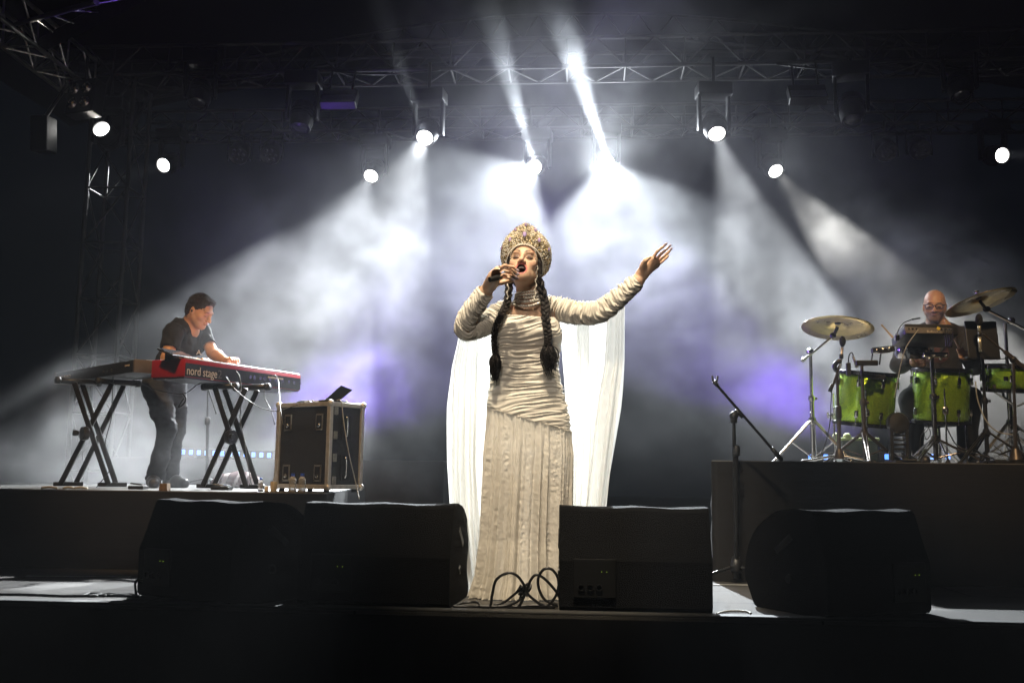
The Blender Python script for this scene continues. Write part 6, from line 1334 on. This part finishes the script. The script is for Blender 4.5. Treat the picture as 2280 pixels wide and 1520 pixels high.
# jacket
f = Field(Wd(2090, 870, 7.4)+np.array((-.46, -.5, -.05)), Wd(2090, 715, 7.4)+np.array((.46, .35, .05)), .006)
f.chain([Wd(2090, 770, 7.48), Wd(2090, 820, 7.48), Wd(2092, 872, 7.46)], [.155, .150, .16], .06); f.cone(Wd(2040, 752, 7.46), Wd(2138, 752, 7.46), .092, .092, .06); f.cone(Wd(2070, 738, 7.49), Wd(2106, 738, 7.49), .07, .07, .05)
for a, b_, c in ((sR, eR, hR), (sL, eL, hL)): f.cone(a, b_, .078, .062, .04); f.cone(b_, b_*.25+c*.75, .062, .050, .03)
f.displace(lambda X: .008*vnoise(X, 9, 51)+.004*vnoise(X, 26, 52), .03)
f.cone(dl((0, -.02, -.06)), Wd(2088, 734, 7.42), .062, .066, .012, sub=True); f.cone(Wd(2085, 740, 7.36), Wd(2084, 775, 7.30), .052, .012, .012, sub=True)
f.build('jacket', mat('dark_jacket', (.028, .025, .023), .85, spec=.2, var=.2, vscale=30, bump=.3, bscale=200), dp, relax=2)
for q in (-1, 1):
    b = MB(); b.add([Wd(2086+q*22, 728, 7.40), Wd(2086+q*34, 742, 7.31), Wd(2086+q*26, 762, 7.285), Wd(2086+q*5, 790, 7.295), Wd(2086+q*13, 748, 7.32)], [(0, 1, 4), (1, 2, 4), (2, 3, 4)]); o = b.build('lapel', mat('lapel', (.02, .018, .017), .8), dp); s_ = o.modifiers.new('thick', 'SOLIDIFY'); s_.thickness = .006
f = Field(Wd(2086, 790, 7.36)-.14, Wd(2086, 740, 7.42)+.14, .006); f.cone(Wd(2086, 752, 7.42), Wd(2086, 790, 7.42), .10, .11, .04); f.build('shirt', mat('plum_shirt', (.09, .035, .035), .8), dp)
# trousers and shoes
f = Field(on_riser(2090, 7.3)+np.array((-.45, -.55, .02)), on_riser(2090, 7.3)+np.array((.45, .35, .66)), .007)
f.cone(Wd(2060, 880, 7.44), Wd(2125, 880, 7.44), .135, .135, .05)
f.chain([Wd(2060, 880, 7.42), Wd(2030, 890, 7.05), Wd(2034, 1008, 7.12)], [.105, .082, .062], .04); f.chain([Wd(2125, 880, 7.42), Wd(2158, 890, 7.05), Wd(2152, 1008, 7.12)], [.105, .082, .062], .04)
f.displace(lambda X: .007*vnoise(X, 12, 61), .03); f.build('trousers', mat('black_trousers', (.016, .016, .018), .85, spec=.2, var=.2, vscale=30), dp, relax=2)
for px in (2034, 2152): a = on_riser(px, 7.14); shoe(dp, a, a+np.array((.02, -.18, 0)), m_shoe)
# stool
e = thing('drum_stool', 'round black drum stool under the drummer', 'stool', on_riser(2092, 7.46)); q = on_riser(2092, 7.46); b = MB(); b.lathe([(.15, .30), (.165, .32), (.165, .36), (.14, .375)], 24, q); b.build('seat', M['black_cloth'], e, smooth=True, angle=40); rod('post', q+UPV*.02, q+UPV*.31, .016, m_chr, e)
for an in (30, 150, 270): rod('leg', q+UPV*.2, q+np.array((.22*math.cos(rad(an)), .22*math.sin(rad(an)), .012)), .009, m_chr, e)
# sticks
m_wood = mat('hickory', (.45, .30, .14), .5, var=.15, vscale=60)
def stick(label, a, c):
    b = MB(); a, c = np.array(a), np.array(c); d = (c-a); b.tube([a, a+d*.05, a+d*.7, a+d*.93, a+d*.97, c], [.006, .0078, .0078, .005, .0062, .003], 10); one('drumstick', label, 'drumstick', b, m_wood, 'drumsticks', smooth=True)
stick('drumstick in the hand by the music stand, pointing up past his chin', Wd(2149, 799, 6.94), Wd(2103, 712, 7.05)); stick('drumstick raised at the left of the sampling pad', Wd(2042, 812, 6.99), Wd(1962, 722, 6.90))
# ------------------------------------------------------------------ haze and smoke
def vol_mat(name):
    m = bpy.data.materials.new(name); m.use_nodes = True; nt = m.node_tree
    for n in list(nt.nodes):
        if n.type != 'OUTPUT_MATERIAL': nt.nodes.remove(n)
    v = nt.nodes.new('ShaderNodeVolumePrincipled'); v.inputs['Color'].default_value = (.97, .98, 1, 1); v.inputs['Anisotropy'].default_value = .35
    out = [n for n in nt.nodes if n.type == 'OUTPUT_MATERIAL'][0]; nt.links.new(v.outputs['Volume'], out.inputs['Volume'])
    return m, v
mh, vh = vol_mat('haze_air'); vh.inputs['Density'].default_value = HAZE
vh.inputs['Density Attribute'].default_value = ''
b = MB(); b.box((0, 6.5, 2.7), (16, 16, 7.8)); o = b.build('haze', mh); tag(o, 'thin even stage haze filling the air', 'haze', kind='stuff')
ms, vs_ = vol_mat('stage_smoke'); vs_.inputs['Density'].default_value = 1.0
gt = bpy.data.node_groups.new('smoke_field', 'GeometryNodeTree'); N, L = gt.nodes, gt.links
gt.interface.new_socket('Geometry', in_out='INPUT', socket_type='NodeSocketGeometry'); gt.interface.new_socket('Geometry', in_out='OUTPUT', socket_type='NodeSocketGeometry')
gout = N.new('NodeGroupOutput'); pos = N.new('GeometryNodeInputPosition').outputs[0]
def mn(op, a, b=None, clamp=False):
    n = N.new('ShaderNodeMath'); n.operation = op; n.use_clamp = clamp
    for i, q in enumerate((a, b)):
        if q is None: continue
        if isinstance(q, (int, float)): n.inputs[i].default_value = q
        else: L.new(q, n.inputs[i])
    return n.outputs[0]
def vm(op, a, b):
    n = N.new('ShaderNodeVectorMath'); n.operation = op
    for i, q in enumerate((a, b)):
        if q is None: continue
        if isinstance(q, (tuple, list)): n.inputs[i].default_value = q
        else: L.new(q, n.inputs[i])
    return n
def noise(vec, scale, detail, rough, dist=0.0):
    n = N.new('ShaderNodeTexNoise'); n.inputs['Scale'].default_value = scale; n.inputs['Detail'].default_value = detail; n.inputs['Roughness'].default_value = rough
    n.inputs['Distortion'].default_value = dist; L.new(vec, n.inputs['Vector']); return n
def remap(v, a, b, c, d):
    m = N.new('ShaderNodeMapRange'); m.interpolation_type = 'SMOOTHSTEP'
    for k, q in zip(('From Min', 'From Max', 'To Min', 'To Max'), (a, b, c, d)): m.inputs[k].default_value = q
    L.new(v, m.inputs['Value']); return m.outputs['Result']
warp = noise(pos, .55, 2, .5)
wv = vm('SCALE', vm('SUBTRACT', warp.outputs['Color'], (.5, .5, .5)).outputs[0], None); wv.inputs['Scale'].default_value = 1.6
wpos = vm('ADD', pos, wv.outputs[0]).outputs[0]
env = None
for (c, r, amp) in SMOKE:
    d = vm('DIVIDE', vm('SUBTRACT', wpos, tuple(c)).outputs[0], tuple(r)); ln = vm('LENGTH', d.outputs[0], None)
    q = remap(ln.outputs['Value'], 1.0, .1, 0.0, amp); env = q if env is None else mn('ADD', env, q)
n1 = noise(vm('MULTIPLY', wpos, (1, .8, 1.2)).outputs[0], 2.3, 8, .74, .5)
tex = remap(n1.outputs['Fac'], .40, .66, .13, 1.0)
edge = remap(mn('ABSOLUTE', vm('DOT_PRODUCT', pos, (0, 0, 1)).outputs['Value']), 5.95, 5.3, 0, 1)
dens = mn('MAXIMUM', mn('SUBTRACT', mn('MULTIPLY', mn('MULTIPLY', env, tex), edge), .0015), 0.0)
vc = N.new('GeometryNodeVolumeCube'); L.new(dens, vc.inputs['Density'])
vc.inputs['Min'].default_value = (-6.0, 5.4, 0.0); vc.inputs['Max'].default_value = (5.2, 12.2, 6.0)
VX = 0.062
for k, s in zip(('Resolution X', 'Resolution Y', 'Resolution Z'), (11.2, 6.8, 6.0)): vc.inputs[k].default_value = int(s/VX)
sm = N.new('GeometryNodeSetMaterial'); sm.inputs['Material'].default_value = ms
L.new(vc.outputs['Volume'], sm.inputs['Geometry']); L.new(sm.outputs['Geometry'], gout.inputs[0])
b = MB(); b.box((-.4, 8.5, 2.3), (1, 1, 1)); o = b.build('stage_smoke', ms); tag(o, 'drifting white smoke lit by the back lights', 'smoke', kind='stuff')
md = o.modifiers.new('smoke', 'NODES'); md.node_group = gt
ms.cycles.volume_step_rate = STEP
for q in (ms, mh): q.cycles.volume_sampling = 'EQUIANGULAR'
